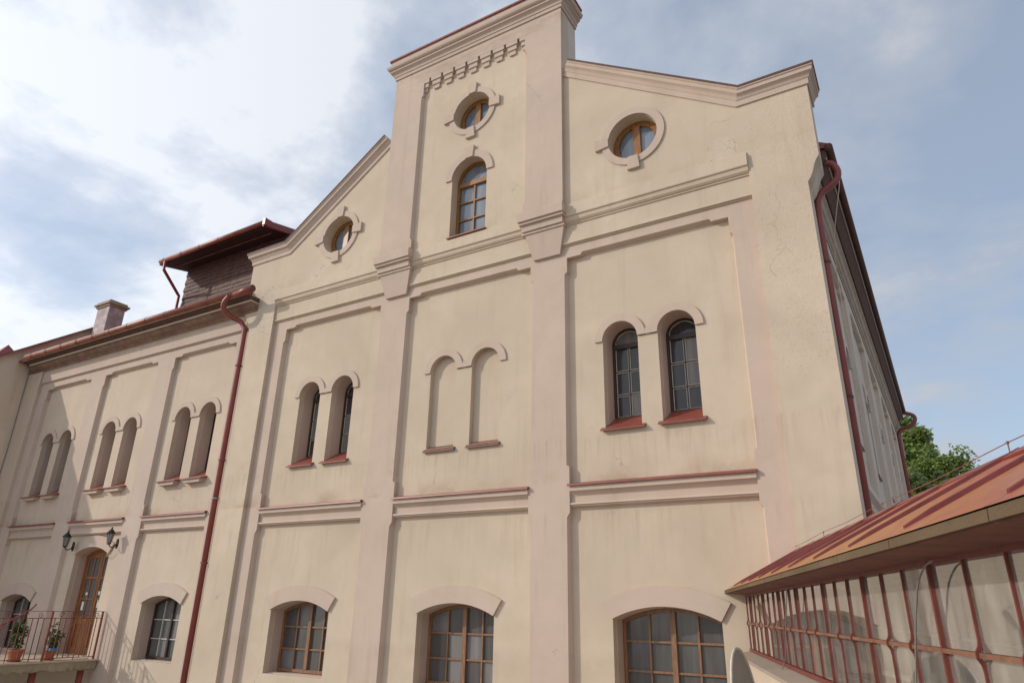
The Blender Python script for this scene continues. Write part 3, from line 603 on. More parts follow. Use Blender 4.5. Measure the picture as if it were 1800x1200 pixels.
# ================================================================== the wing
wing = thing('wing_building', 'lower cream wing left of the gable with three pairs of arched windows', 'building', (-20.5, 11.4, -ZC))
wb = [(-24.93, -22.33), (-21.52, -18.82), (-18.01, -15.33)]
wp = [-23.72, -20.24, -16.70]
lwz = low_shape(-23.62, .84, -.08, .2); door_s = Shape(-20.185, .835, -1.40, 1.18, .2); lw0 = low_shape(-16.63, .80, -.06, .19, -1.36)
wh = []
for cx in wp: wh += upper_pair_holes(cx)
wh += [lwz, door_s, lw0]
obj('wall', B().plate([(-26.3, -ZC), (-14.6, -ZC), (-14.6, 6.95), (-26.3, 6.95)], PN, 11.25, [h.outline() for h in wh]), cream_w, wing)
for a, b in wb: head_band(wing, a, b, mat=pink_w); ledge(wing, a, b, .03, pink_w)
pilaster(wing, 'pilaster', -25.50, wb[0][0], left=False, mat=pink_w)
pilaster(wing, 'pilaster', wb[0][1], wb[1][0], mat=pink_w)
pilaster(wing, 'pilaster', wb[1][1], wb[2][0], mat=pink_w)
pilaster(wing, 'pilaster', wb[2][1], -14.79, right=False, mat=pink_w)
obj('corner_strip', B().box(-26.395, -25.45, CM, 11.14, -ZC, 7.34), cream_w, wing)
for cx in wp:
    archivolt(wing, cx)
    for sg in (-1, 1): sill(wing, cx+sg*.535, .345, 3.02, y0=10.93, yin=11.55, big=.08)
    for sh in upper_pair_holes(cx): reveal(wing, sh); upper_window(wing, sh)
for sh in (lwz, door_s, lw0): low_band(wing, sh, .31, 11.075)
low_window(wing, lwz, 4, dark_t, putty, gl_steel, None, (-.9, -.44), .05, .022, .04)
low_window(wing, lw0, 4, dark_t, putty, gl_steel, gl_pale, (-.87, -.43), .06, .022, .06)
obj('string_course', B().sweep([((x, 0, 0), (0, 1, 0), (0, 0, 1)) for x in (-25.448, -14.79)], [(11.16, 6.85), (11.0, 6.85), (10.97, 6.858), (10.97, 6.88), (10.93, 6.885), (10.93, 6.905), (10.96, 6.91), (10.96, 7.285), (10.93, 7.29), (10.93, 7.31), (11.16, 7.31)]), pink_w, wing)
def wsw(name, prof, mat, x0=-26.1, x1=-14.55): return obj(name, B().sweep([((x, 0, 0), (0, 1, 0), (0, 0, 1)) for x in (x0, x1)], prof), mat, wing)
wsw('cornice', [(11.2, 7.312), (10.90, 7.312), (10.86, 7.36), (10.80, 7.385), (10.795, 7.40), (10.76, 7.41), (10.72, 7.47), (10.66, 7.50), (10.655, 7.515), (11.2, 7.515)], brown_c)
wsw('cornice_strip', [(11.1, 7.517), (10.63, 7.517), (10.625, 7.545), (11.1, 7.545)], pale_t, -25.9)
wsw('eave_board', [(11.1, 7.547), (10.645, 7.547), (10.60, 7.60), (10.54, 7.62), (10.49, 7.66), (11.1, 7.70)], brown_t)
wsw('eave_flashing', [(10.50, 7.655), (10.47, 7.655), (10.47, 7.672), (10.50, 7.672)], pale_t)
obj('gutter', B().tube([(-25.75, 10.40, 7.72), (-14.30, 10.40, 7.72)], .088, 12), gutm, wing, smooth=True)
gb_ = B()
for k in range(13):
    x = -25.3 + k*.92; obj('gutter_bracket', B().tube([(x, 10.40, 7.72), (x+.025, 10.40, 7.72)], .096, 10), brown_t, wing)
obj('gutter_outlet', B().tube([(-14.95, 10.40, 7.70), (-14.28, 10.40, 7.71)], [.086, .098], 12), redpipe, wing, smooth=True)
pp = obj('downpipe', B().tube(bez([(-15.12, 10.36, 7.66), (-15.25, 10.34, 7.50), (-15.30, 10.40, 7.34), (-15.22, 10.62, 7.17), (-15.08, 10.82, 7.08), (-14.93, 10.88, 6.85)], 5)+[Vector((-14.93, 10.88, 6.3)), Vector((-14.93, 10.88, -ZC))], .067, 12), redpipe, wing, smooth=True)
for z, m_ in ((5.8, redpipe), (3.3, redpipe), (2.35, greym), (.85, redpipe)): obj('pipe_bracket', B().tube([(-14.93, 10.88, z), (-14.93, 10.88, z+.035)], .088, 12), m_, pp)
obj('roof', B().add([(-26.36, 10.46, 7.72), (-14.9, 10.46, 7.72), (-14.9, 15.6, 11.0), (-26.36, 15.6, 11.0), (-26.36, 10.46, 7.67), (-14.9, 10.46, 7.67), (-14.9, 15.6, 7.67), (-26.36, 15.6, 7.67)],
    [(0,1,2,3), (4,7,6,5), (0,4,5,1), (1,5,6,2), (2,6,7,3), (3,7,4,0)]), farroof, wing)
obj('body', B().box(-26.3, -14.8, 11.63, 20, -ZC, 7.66), side_m, wing)
# door
dr = obj('door', B().plate(Shape(-20.185, .815, -1.38, R=door_s.R-.02, zc=door_s.zc).outline(), 11.44, 11.52, [Shape(-20.185, .73, -1.36, R=door_s.R-.11, zc=door_s.zc).outline()]), doorw, wing, label='brown wooden double door with glazed upper half')
reveal(wing, door_s, 11.25, 11.62)
ds = Shape(-20.185, .73, -1.36, R=door_s.R-.11, zc=door_s.zc)
for sg in (-1, 1):
    x0_, x1_ = (-20.915, -20.195) if sg < 0 else (-20.175, -19.455)
    leaf_holes = []
    w_ = (x1_-x0_-.09*2-.04)/2
    rows_ = [(-.42, .0), (.05, .56), (.61, 1.12)]
    for i in range(2):
        a = x0_+.09+i*(w_+.04)
        for (z0, z1) in rows_:
            hh = ds.inset(.06).cell(a, a+w_, z0, z1, 4); leaf_holes.append(hh)
    pan = [(x0_+.11, -1.2), (x1_-.11, -1.2), (x1_-.11, -.62), (x0_+.11, -.62)]
    lf = obj('door_leaf', B().plate(ds.cell(x0_, x1_, -1.36, 99, 8), 11.455, 11.505, leaf_holes+[pan]), doorw, dr) if False else obj('door_leaf', B().plate(ds.cell(x0_, x1_, -1.36, 99, 8), 11.455, 11.505, leaf_holes+[pan]), doorw, wing)
    for hh in leaf_holes: obj('pane', B().plate(hh, 11.475, 11.485), gl_steel, lf)
    obj('door_panel', B().plate(pan, 11.48, 11.50), doorw, lf)
    obj('handle', B().tube([((-20.24 if sg < 0 else -20.13), 11.45, -.52), ((-20.24 if sg < 0 else -20.13), 11.40, -.52), ((-20.34 if sg < 0 else -20.03), 11.40, -.52)], .012, 6), simple('brass%d' % sg, (.6, .4, .12), .3, .8, .05, 8, 0), lf)
    pp_ = [(-20.62, .16, .14, .07, whitem), (-20.60, .05, .06, .06, bluem), (-20.72, -.16, .10, .22, whitem), ] if sg < 0 else [(-20.05, .18, .12, .10, whitem), (-20.0, .0, .08, .06, whitem), (-19.98, -.12, .11, .16, whitem)]
    for (x, z, w2_, h2_, mm) in pp_: obj('sticker', B().box(x-w2_/2, x+w2_/2, 11.468, 11.473, z-h2_/2, z+h2_/2), mm, lf)
# --- slate-hung lantern storey behind the wing roof
lan = thing('roof_dormer', 'dark slate-hung box dormer with deep red eaves rising behind the wing roof', 'dormer', (-19.5, 14.0, 9.9))
obj('wall', B().box(-23.35, -14.9, 14.03, 18, 9.0, 12.14), brown_t, lan)
z = 9.85; row = 0; nsl = 0; stuff = B(); shared = None
slm = bpy.data.meshes.new('slate'); _b = B().add([(0, 0, 0), (.40, 0, 0), (.40, .022, .19), (0, .022, .19), (0, .026, 0), (.40, .026, 0)], [(0,1,2,3), (0,4,5,1), (0,3,4), (1,5,2)])
slm.from_pydata([tuple(v) for v in _b.v], [], _b.f); slm.materials.append(tile_m)
while z < 12.08:
    x = -23.36 + (.2 if row % 2 else 0)
    while x < -16.2:
        if nsl < 290:
            s_ = bpy.data.objects.new('slate', slm); C.objects.link(s_); s_.parent = lan
            s_.location = (x+19.5+random.uniform(-.008, .008), 14.0-14.0+random.uniform(-.006, .004), z-9.9+random.uniform(-.006, .006)); s_.rotation_euler = (random.uniform(-.02, .02), random.uniform(-.012, .012), 0); nsl += 1
        else: stuff.add([(x, 14.0, z), (x+.395, 14.0, z), (x+.395, 14.022, z+.19), (x, 14.022, z+.19), (x, 14.026, z), (x+.395, 14.026, z)], [(0,1,2,3), (0,4,5,1), (0,3,4), (1,5,2)])
        x += .405
    z += .165; row += 1
if stuff.v: obj('slates_behind', stuff, tile_m, lan, kind='stuff')
obj('soffit', B().add([(-23.6, 13.0, 11.94), (-17.7, 13.0, 11.94), (-17.7, 17.9, 12.98), (-23.6, 17.9, 12.98), (-23.6, 13.0, 12.06), (-17.7, 13.0, 12.06), (-17.7, 17.9, 13.1), (-23.6, 17.9, 13.1)], [(0,3,2,1), (4,5,6,7), (0,1,5,4), (1,2,6,5), (2,3,7,6), (3,0,4,7)]), simple('dark_soffit_boards', (.035, .018, .017), .8, 0, .3, 6, .2), lan)
obj('soffit_batten', B().tube([(-23.4, 13.5, 12.035), (-18.0, 13.5, 12.035)], .015, 5), brown_c, lan)
obj('gutter', B().tube([(-23.45, 12.93, 12.02), (-17.57, 12.93, 12.06)], .085, 10), gutm, lan, smooth=True)
obj('gutter_end', B().box(-17.66, -17.54, 12.83, 13.12, 11.92, 12.165), redm, lan)
for k in range(6): obj('gutter_bracket', B().tube([(-23.2+k*1.05, 12.93, 12.025+k*.006), (-23.17+k*1.05, 12.93, 12.025+k*.006)], .092, 8), brown_t, lan)
obj('verge_board', B().add([(-17.69, 12.88, 11.90), (-17.60, 12.88, 11.90), (-17.60, 17.9, 12.95), (-17.69, 17.9, 12.95), (-17.69, 12.88, 12.13), (-17.60, 12.88, 12.13), (-17.60, 17.9, 13.22), (-17.69, 17.9, 13.22)], [(0,3,2,1), (4,5,6,7), (0,1,5,4), (1,2,6,5), (2,3,7,6), (3,0,4,7)]), redm, lan)
obj('downpipe', B().tube([(-23.12, 12.93, 11.98), (-23.12, 12.93, 11.62), (-23.38, 13.88, 10.98), (-23.38, 13.88, 9.4)], .06, 10), redpipe, lan)
# chimney on the wing roof
ch = thing('chimney', 'weathered grey rendered chimney with corbelled top standing on the wing roof', 'chimney', (-25.7, 12.8, 8.6))
obj('shaft', B().box(-26.12, -25.32, 12.45, 13.05, 8.2, 10.42), stone_c, ch)
obj('cap', B().box(-26.17, -25.27, 12.40, 13.10, 10.42, 10.50).box(-26.23, -25.21, 12.34, 13.16, 10.50, 10.57).box(-26.16, -25.28, 12.41, 13.09, 10.57, 10.66), conc, ch)
# neighbour building on the far left
nb = thing('neighbouring_house', 'plain beige house side wall with a sloping coping at the left edge', 'house', (-28, 10, -ZC))
def nz_(n): return 8.55 + .75*(n-11)
NX = -26.40
def slab_x(x0, x1, pts): 
    n = len(pts); vs = [(x, y, z) for x in (x0, x1) for y, z in pts]
    return B().add(vs, [tuple(range(n)), tuple(n+j for j in reversed(range(n)))] + [(j, (j+1) % n, n+(j+1) % n, n+j) for j in range(n)])
obj('wall', slab_x(-33, NX, [(6.62, -ZC), (18.5, -ZC), (18.5, nz_(13.3)-.75*5.2), (13.3, nz_(13.3)), (6.62, nz_(6.62))]), neigh_m, nb)
obj('coping', slab_x(-33.0, -26.2, [(6.55, nz_(6.55)+.002), (13.3, nz_(13.3)+.002), (13.3, nz_(13.3)+.05), (6.55, nz_(6.55)+.05)]), gutm, nb)
obj('roof', slab_x(-33.0, -26.2, [(13.3, nz_(13.3)+.002), (18.6, nz_(13.3)-.75*5.3), (18.6, nz_(13.3)-.75*5.3+.05), (13.3, nz_(13.3)+.05)]), farroof, nb)
obj('roof_turret', B().add([(-31.5, 11.0, 8.6), (-30.2, 11.0, 8.6), (-30.2, 12.5, 8.6), (-31.5, 12.5, 8.6), (-30.8, 11.7, 9.55)], [(0,3,2,1), (0,1,4), (1,2,4), (2,3,4), (3,0,4)]), farroof, nb)
obj('wall_cable', B().tube([(-26.36, 10.86, 7.7), (-26.36, 10.87, 6.4), (-26.33, 10.88, 5), (-26.37, 10.87, 3), (-26.36, 10.87, 0), (-26.36, 10.87, -4)], .012, 5), cable_m, nb)
# wall lamps beside the arch
def lamp(x, z, y, label):
    t = thing('wall_lamp', label, 'lamp', (x, y, z), 'black lantern lamps either side of the terrace door')
    obj('backplate', B().add([(x + .055*math.cos(a)*.9, y-d, z + .13*math.sin(a)) for d in (0, .03) for a in [2*math.pi*k/12 for k in range(12)]], [tuple(range(12)), tuple(12+k for k in reversed(range(12)))] + [(k, (k+1) % 12, 12+(k+1) % 12, 12+k) for k in range(12)]), blackm, t)
    obj('arm', B().tube(bez([(x, y-.03, z-.02), (x-.0, y-.12, z-.10), (x, y-.2, z-.08), (x, y-.24, z-.02)], 4), .014, 8), blackm, t, smooth=True)
    cy = y-.24
    obj('cage_base', B().lathe(x, cy, [(.03, z-.04), (.055, z-.02), (.05, z+.0)], 6), blackm, t)
    obj('lamp_glass', B().lathe(x, cy, [(.045, z+.0), (.08, z+.24)], 6), glass_pane('lamp_glass', (.25, .25, .24), .1, .6) if 'lamp_glass' not in MATS else MATS['lamp_glass'], t)
    for k in range(6):
        a = 2*math.pi*k/6; obj('cage_bar', B().tube([(x+.05*math.cos(a), cy+.05*math.sin(a), z), (x+.086*math.cos(a), cy+.086*math.sin(a), z+.24)], .006, 4), blackm, t)
    obj('cap', B().lathe(x, cy, [(.115, z+.235), (.118, z+.25), (.085, z+.29), (.05, z+.34), (.02, z+.355), (.018, z+.38), (.028, z+.39), (.01, z+.41)], 12), blackm, t)
    return t
lamp(-21.00, 1.40, 10.998, 'black lantern wall lamp left of the arch over the wooden door')
lamp(-18.86, 1.42, 10.998, 'black lantern wall lamp right of the arch over the wooden door')
obj('lamp_cable', B().tube(bez([(-18.98, 11.0, 1.36), (-19.12, 11.03, 1.24), (-19.30, 11.03, 1.12), (-19.38, 11.1, 1.10)], 4), .010, 5), brown_c, wing)
obj('junction_box', B().box(-19.72, -19.50, 11.25, 11.40, 1.12, 1.2), conc, wing)
# ================================================================== terrace with railing
TX = -18.72
ter = thing('terrace', 'concrete terrace slab with mossy broken edge in front of the wooden door', 'terrace', (-20, 9, -1.6))
b_ = B(); ne = 60; g = []
for i in range(ne+1):
    n_ = 6.7 + 4.27*i/ne; o1 = .13 + random.uniform(-.012, .012); o2 = .11 + random.uniform(-.03, .015); zb_ = -1.62 + random.uniform(-.03, .025)
    g += [(-25.2, n_, -1.42), (TX+.14, n_, -1.42), (TX+o1, n_, -1.50), (TX+o2, n_, zb_+.03), (TX+o2-.06, n_, zb_), (-25.2, n_, -1.62)]
fs = [(6*i+j, 6*i+(j+1) % 6, 6*i+6+(j+1) % 6, 6*i+6+j) for i in range(ne) for j in range(6)] + [tuple(range(6)), tuple(6*ne+j for j in reversed(range(6)))]
obj('slab', b_.add(g, fs), conc, ter)
obj('slab_topping', B().box(-25.2, TX+.19, 6.7, 10.98, -1.418, -1.385), simple('terrace_screed', (.46, .36, .27), .9, 0, .15, 3, .3), ter)
for n_ in (9.6, 10.72, 8.3): obj('support_post', B().tube([(TX-.05, n_, -1.62), (TX-.05, n_, -ZC)], .075, 10), redpipe, ter, smooth=True)
rl = thing('railing', 'rust red wrought iron railing with scrolls along the terrace edge', 'railing', (TX, 9, -1.39))
for n_ in (10.93, 9.70, 8.45, 7.2): obj('post', B().box(TX-.02, TX+.02, n_-.02, n_+.02, -1.40, -.28), redbar, rl)
obj('top_rail', B().box(TX-.016, TX+.016, 6.9, 10.98, -.281, -.269), redbar, rl)
obj('upper_rail', B().box(TX-.010, TX+.010, 6.9, 10.94, -.44, -.425), redbar, rl)
obj('lower_rail', B().box(TX-.010, TX+.010, 6.9, 10.94, -1.335, -1.32), redbar, rl)
n_ = 10.81; k = 0
while n_ > 6.95:
    if min(abs(n_-q) for q in (9.70, 8.45, 7.2)) > .05: obj('baluster', B().box(TX-.008, TX+.008, n_-.008, n_+.008, -1.39 if k % 4 == 3 else -1.328, -.435), redbar, rl)
    n_ -= .128; k += 1
def scroll(nc, zc, r, flip, turns=1.4):
    pts = []
    for i in range(22):
        a = flip*(i/21*turns*2*math.pi); rr = r*(1-.8*i/21); pts.append((TX, nc + flip*0 + rr*math.cos(a), zc + rr*math.sin(a)))
    return pts
for q in (10.80, 10.45, 10.2, 9.92, 9.44, 9.1, 8.72, 8.2, 7.9, 7.5):
    f = 1 if int(q*10) % 2 else -1
    obj('scroll', B().tube(scroll(q, -.355, .068, f), .007, 5), redbar, rl)
    if q in (10.45, 10.2, 8.72): obj('scroll', B().tube(bez([(TX, q+.12, -.42), (TX, q+.06, -.43), (TX, q, -.36), (TX, q-.02, -.29)], 4), .007, 5), redbar, rl)
hr = obj('stair_handrail', B().tube(bez([(TX-.3, 7.9, -.95), (TX-.3, 8.7, -.62), (TX-.3, 9.25, -.30), (TX-.3, 9.42, -.12)], 5), .022, 8), redpipe, smooth=True)
hr['label'] = 'dark red curved pipe handrail rising behind the terrace railing'; hr['category'] = 'handrail'
# potted plants
def leaf_mat(name, a, b_):
    m, t, bs = base_mat(name); oi = N(t, 'ShaderNodeObjectInfo'); n = noise(t, pos(t), 2.5, 3); c = mixc(t, ramp(t, n, [(.3, g3(0)), (.7, g3(1))]), a, b_)
    L(t, c, bs.inputs['Base Color']); bs.inputs['Roughness'].default_value = .5
    tr = N(t, 'ShaderNodeBsdfTranslucent'); L(t, c, tr.inputs[0]); mx = N(t, 'ShaderNodeMixShader'); mx.inputs[0].default_value = .3
    L(t, bs.outputs[0], mx.inputs[1]); L(t, tr.outputs[0], mx.inputs[2]); o_ = [q for q in t.nodes if q.type == 'OUTPUT_MATERIAL'][0]; L(t, mx.outputs[0], o_.inputs[0]); return m
lf_pot = leaf_mat('glossy_leaf', (.035, .07, .02), (.12, .17, .06))
def plant(x, y, s, h, nb, label, tag_=False):
    z0 = -1.385
    t = thing('potted_plant', label, 'potted plant', (x, y, z0))
    obj('pot', B().lathe(x, y, [(.13*s, z0), (.19*s, z0+.26*s), (.21*s, z0+.26*s), (.21*s, z0+.31*s), (.185*s, z0+.31*s), (.175*s, z0+.27*s)], 18), terra, t, smooth=False)
    obj('saucer', B().lathe(x, y, [(.15*s, z0+.002), (.19*s, z0+.03), (.17*s, z0+.03), (.15*s, z0+.02)], 18), terra, t)
    st = B(); lv = B(); top = z0+.28*s
    for i in range(nb):
        a = random.uniform(0, 6.28); r = random.uniform(.05, .24)*s; hh = h*random.uniform(.45, 1)
        pts = bez([(x, y, top), (x+.3*r*math.cos(a), y+.3*r*math.sin(a), top+hh*.4), (x+r*math.cos(a), y+r*math.sin(a), top+hh)], 4); st.tube(pts, .007, 4)
        for k in range(38):
            q = pts[random.randint(3, len(pts)-1)]; d = Vector((random.uniform(-1, 1), random.uniform(-1, 1), random.uniform(-.6, .7))).normalized(); sd = d.orthogonal().normalized(); ll = random.uniform(.08, .145)
            q = q + d*.02; lv.add([q, q+d*ll*.5+sd*.026, q+d*ll, q+d*ll*.5-sd*.022], [(0,1,2,3)])
    obj('stems', st, brown_c, t); obj('foliage', lv, lf_pot, t, kind='stuff')
    if tag_:
        for dx in (-.05, .05): obj('plant_tag', B().box(x+.10, x+.16, y+dx-.03, y+dx+.03, top+.01, top+.07), bluem, t)
plant(TX-.28, 9.22, .85, .68, 11, 'larger bushy plant in a terracotta pot, left one behind the terrace railing')
plant(TX-.26, 9.98, .72, .62, 5, 'slim plant in a terracotta pot with small blue tags, nearer the wooden door', True)
ps = obj('floor_mat', B().lathe(TX-.30, 10.72, [(.22, -1.383), (.23, -1.37), (.2, -1.36)], 16), putty); ps['label'] = 'pale flat stone lying on the terrace corner beside the door'; ps['category'] = 'stone'; ps.name = 'flat_stone'
# ================================================================== glazed lean-to on the right
e = Vector((-.32789368, .9447146, 0)); nv = Vector((.9447146, .32789368, 0)); G0 = Vector((-2.49, 11, 0))
gh = thing('glazed_passage', 'long low glazed passage with red iron bars and a rusty red standing seam roof', 'glasshouse', (0, 4, -ZC))
GM = Matrix((-e, nv, Vector((0, 0, 1)))).transposed().to_4x4(); GM.translation = G0
TF[0] = GM           # local x = s towards the camera, local y = into the passage (away from the glass), z up
SL = 13.2
ZT, ZM, ZS = .225, -.141, -.488
ss = [.0, .43, .87, 1.30, 1.74, 2.17, 2.58, 2.95, 3.26, 3.62, 4.0, 4.41, 4.78, 5.18, 5.56, 5.93, 6.33, 6.72, 7.1, 7.51, 7.9]
while ss[-1] < SL-.4: ss.append(ss[-1]+.39)
for i, s_ in enumerate(ss):
    thick = i % 3 == 1
    w_ = .0095 if thick else .0055
    if thick:
        obj('glazing_bar', B().box(s_-w_, s_+w_, -.014, .03, ZS+.01, ZT+.03), redbar, gh)
    else:
        b = B(); path = [(ZT+.03, -.006), (ZM+.06, -.006), (ZM+.035, -.010), (ZM+.012, -.024), (ZM-.012, -.024), (ZM-.035, -.010), (ZM-.06, -.006), (ZS+.01, -.006)]
        vs = []; fs = []
        for z, y in path: vs += [(s_-w_, y, z), (s_+w_, y, z), (s_+w_, y+.02, z), (s_-w_, y+.02, z)]
        for j in range(len(path)-1): fs += [(4*j+k, 4*j+(k+1) % 4, 4*j+4+(k+1) % 4, 4*j+4+k) for k in range(4)]
        fs += [(0, 1, 2, 3), tuple(4*(len(path)-1)+k for k in (3, 2, 1, 0))]
        obj('glazing_bar', b.add(vs, fs), redbar, gh)
rustbar = simple('rusty_transom', (.21, .095, .055), .6, 0, .3, 14, .3)
for i in range(len(ss)-1):
    a, b = ss[i], ss[i+1]
    obj('transom_bar', B().box(a+.007, b-.007, -.014, .008, ZM-.010, ZM+.010), rustbar, gh)
    tl = random.uniform(-.003, .003)
    for z0, z1 in ((ZM+.012, ZT+.02), (ZS+.02, ZM-.012)):
        y_ = .006+random.uniform(-.0012, .0012)
        obj('pane', B().add([(a+.006, y_, z0), (b-.006, y_+tl*.6, z0), (b-.006, y_+tl*.6+tl*.5, z1), (a+.006, y_+tl*.5, z1)], [(0,1,2,3)]), gl_clear, gh, keep=True)
obj('bottom_rail', B().box(-.02, SL, -.02, .03, ZS-.02, ZS+.012), redbar, gh)
obj('head_rail', B().box(-.02, SL, -.012, .05, ZT+.0, ZT+.05), redbar, gh)
TF_keep = TF[0]; seam_m = simple('shade_red_seam', (.165, .032, .026), .45, 0, .25, 8, .15)  # seam red darkened to paint in the shade on the seam sides
ew, eh = -.2686, .312           # eave edge in local y, z
rw, rh = 1.02, .545             # run and rise of the slope
obj('soffit', B().add([(-.05, ew+.01, .262), (SL, ew+.01, .262), (SL, .06, .243), (-.05, .06, .243), (-.05, ew+.01, .278), (SL, ew+.01, .278), (SL, .06, .29), (-.05, .06, .29)], [(0,3,2,1), (4,5,6,7), (0,1,5,4), (1,2,6,5), (2,3,7,6), (3,0,4,7)]), simple('red_brown_soffit', (.19, .065, .04), .8, 0, .25, 5, .5), gh)
fas = plaster('lichen_fascia', (.155, .105, .062), amp=.35, streak=.3, rough_st=.9)
sm = [-.45, .47, 1.43, 2.29, 3.18, 4.10, 5.04, 6.03, 6.97, 7.91, 8.88, 9.83, 10.8, 11.75, 12.7]
for i in range(len(sm)-1):
    a, b = sm[i]+.004, sm[i+1]-.004
    obj('fascia_board', B().add([(a, ew-.008, .268), (b, ew-.008, .268), (b, ew+.012, .268), (a, ew+.012, .268), (a, ew-.006, .306), (b, ew-.006, .306), (b, ew+.012, .312), (a, ew+.012, .312)], [(0,3,2,1), (4,5,6,7), (0,1,5,4), (1,2,6,5), (2,3,7,6), (3,0,4,7)]), fas, gh)
    # slightly buckled sheet
    b_ = B(); nu, nv_ = 6, 8; g = []
    for j in range(nv_+1):
        for k in range(nu+1):
            t_ = j/nv_; x = a + (b-a)*k/nu; dz = t_*(.014*math.sin(3.3*t_+i*1.7)*math.sin(math.pi*k/nu) + random.uniform(-.002, .002))
            g.append((x, ew-.012+rw*t_, eh-.002+rh*t_+dz))
    fs = [(j*(nu+1)+k, j*(nu+1)+k+1, (j+1)*(nu+1)+k+1, (j+1)*(nu+1)+k) for j in range(nv_) for k in range(nu)]
    obj('roof_sheet', b_.add(g, fs), roofm, gh)
    x = sm[i+1]
    pts = []
    for j in range(9):
        t_ = .05 + .95*j/8; pts.append((x+.012*math.sin(5*t_+i), ew+.01+rw*t_, eh+.006+rh*t_))
    vs = []; 
    for k, (px_, py_, pz_) in enumerate(pts):
        hgt = .029 if k else .018
        vs += [(px_-.013, py_, pz_-.010), (px_-.007, py_, pz_+hgt), (px_+.007, py_, pz_+hgt-.003), (px_+.013, py_, pz_-.010)]
    fs = []
    for j in range(8): fs += [(4*j+k, 4*j+(k+1) % 4, 4*j+4+(k+1) % 4, 4*j+4+k) for k in range(4)]
    fs += [(0, 1, 2, 3), (35, 34, 33, 32)]
    if i < len(sm)-2: obj('roof_seam', B().add(vs, fs), seam_m, gh)
obj('ridge_cap', B().sweep([((x, ew+rw, eh+rh), (0, 1, 0), (0, 0, 1)) for x in (-.7, SL)], [(-.10, -.035), (0, .025), (.10, -.035), (.09, -.05), (0, .005), (-.09, -.05)]), redm, gh)
obj('rear_slope', B().add([(-.9, ew+rw, eh+rh-.01), (SL, ew+rw, eh+rh-.01), (SL, ew+2*rw, eh-.0), (-.9, ew+2*rw, eh-.0)], [(0,1,2,3)]), redm, gh)
# inside and below
obj('inner_wall', B().box(-.55, SL, 1.45, 1.6, -ZC, .60), inner_m, gh)
obj('inner_floor', B().box(-.4, SL, .04, 1.45, -1.5, -1.4), conc, gh)
obj('inner_ceiling', B().box(-.4, SL, .07, 1.45, .30, .33), inner_m, gh)
for i_, s_ in enumerate((.9, 2.4, 3.9, 5.4, 6.9, 8.4, 9.9)):
    obj('inner_post', B().box(s_-.03, s_+.03, 1.36, 1.43, -1.4, .298), [whitem, inner_m, greym][i_ % 3], gh)
    obj('inner_tie', B().box(s_-.02, s_+.02, .08, 1.35, .24, .28), inner_m, gh)
obj('wall_pipe', B().tube([(.2, 1.38, -.12), (11, 1.38, -.30)], .018, 6), whitem, gh)
obj('workbench', B().box(1.2, 6.2, .95, 1.34, -.72, -.66), brown_c, gh)
obj('end_wall', B().box(SL, SL+.15, 0, 1.6, -ZC, .33), cream, gh)
obj('sill_ledge', B().sweep([((x, 0, 0), (0, 1, 0), (0, 0, 1)) for x in (-.05, SL)], [(.02, -.508), (-.215, -.545), (-.225, -.575), (-.20, -.58), (.02, -.60)]), plaster('ledge_cement', (.33, .265, .215), amp=.15), gh)
obj('parapet_wall', B().box(-.03, SL, -.17, .04, -ZC, -.602), cream, gh)
for s_, w_, z1 in ((1.62, .30, .1), (3.4, .35, -.1), (5.6, .5, -.1), (7.3, .25, -.05)):
    bx = obj('shelf_unit', B().box(s_-w_, s_+w_, 1.15, 1.44, -1.4, z1-.35).box(s_-w_*.6, s_+w_*.2, 1.1, 1.4, z1-.34, z1-.15), [brown_c, greym, conc, brown_t][int(s_) % 4], gh) if False else None
# cables in front of the glass
def on_glass(pts, off): return pts
TF[0] = None
def ray_plane(px, py, off):
    d = rt*(px-900) - up*(py-600) + fw*1197.003; t_ = ((G0 + nv*off).dot(nv))/(d.dot(nv)); return d*t_
cab = obj('hanging_cable', B().tube(bez([ray_plane(*q, -.06) for q in ((1640, 984), (1625, 996), (1614, 1025), (1610.5, 1070), (1609.5, 1112), (1610, 1160), (1611, 1230), (1612, 1330))], 5), .0045, 6), cable_m, smooth=True)
cab['label'] = 'thick grey cable curving from the eave in front of the nearest glass panes'; cab['category'] = 'cable'
cab = obj('hanging_cable', B().tube(bez([ray_plane(*q, -.07) for q in ((1383, 1034), (1382.5, 1060), (1381, 1120), (1380, 1160), (1372, 1178), (1361, 1188), (1358, 1205), (1360, 1240))], 5), .005, 6), cable_m, smooth=True)
cab['label'] = 'thin pale cable hanging in front of the far glass panes and bending over the ledge'; cab['category'] = 'cable'
TF[0] = GM
cpts = []
for i, s_ in enumerate([-.9, -.3, .9, 2.1, 3.3, 4.5, 5.7, 6.9, 8.1, 9.3, 10.5, 12]):
    cpts.append((s_, ew+rw-.02+(.01 if i % 2 else -.01), eh+rh+(.075 if i % 2 else .05)))
lw_ = obj('lightning_wire', B().tube(cpts, .003, 5), gutm); lw_['label'] = 'thin rusty lightning wire on small clips along the passage roof ridge'; lw_['category'] = 'wire'
for i in (1, 3, 5, 7, 9): obj('wire_clip', B().tube([(cpts[i][0], cpts[i][1], cpts[i][2]-.08), cpts[i]], .004, 5).box(cpts[i][0]-.008, cpts[i][0]+.008, cpts[i][1]-.006, cpts[i][1]+.006, cpts[i][2]-.007, cpts[i][2]+.007), brown_c, lw_)
TF[0] = None
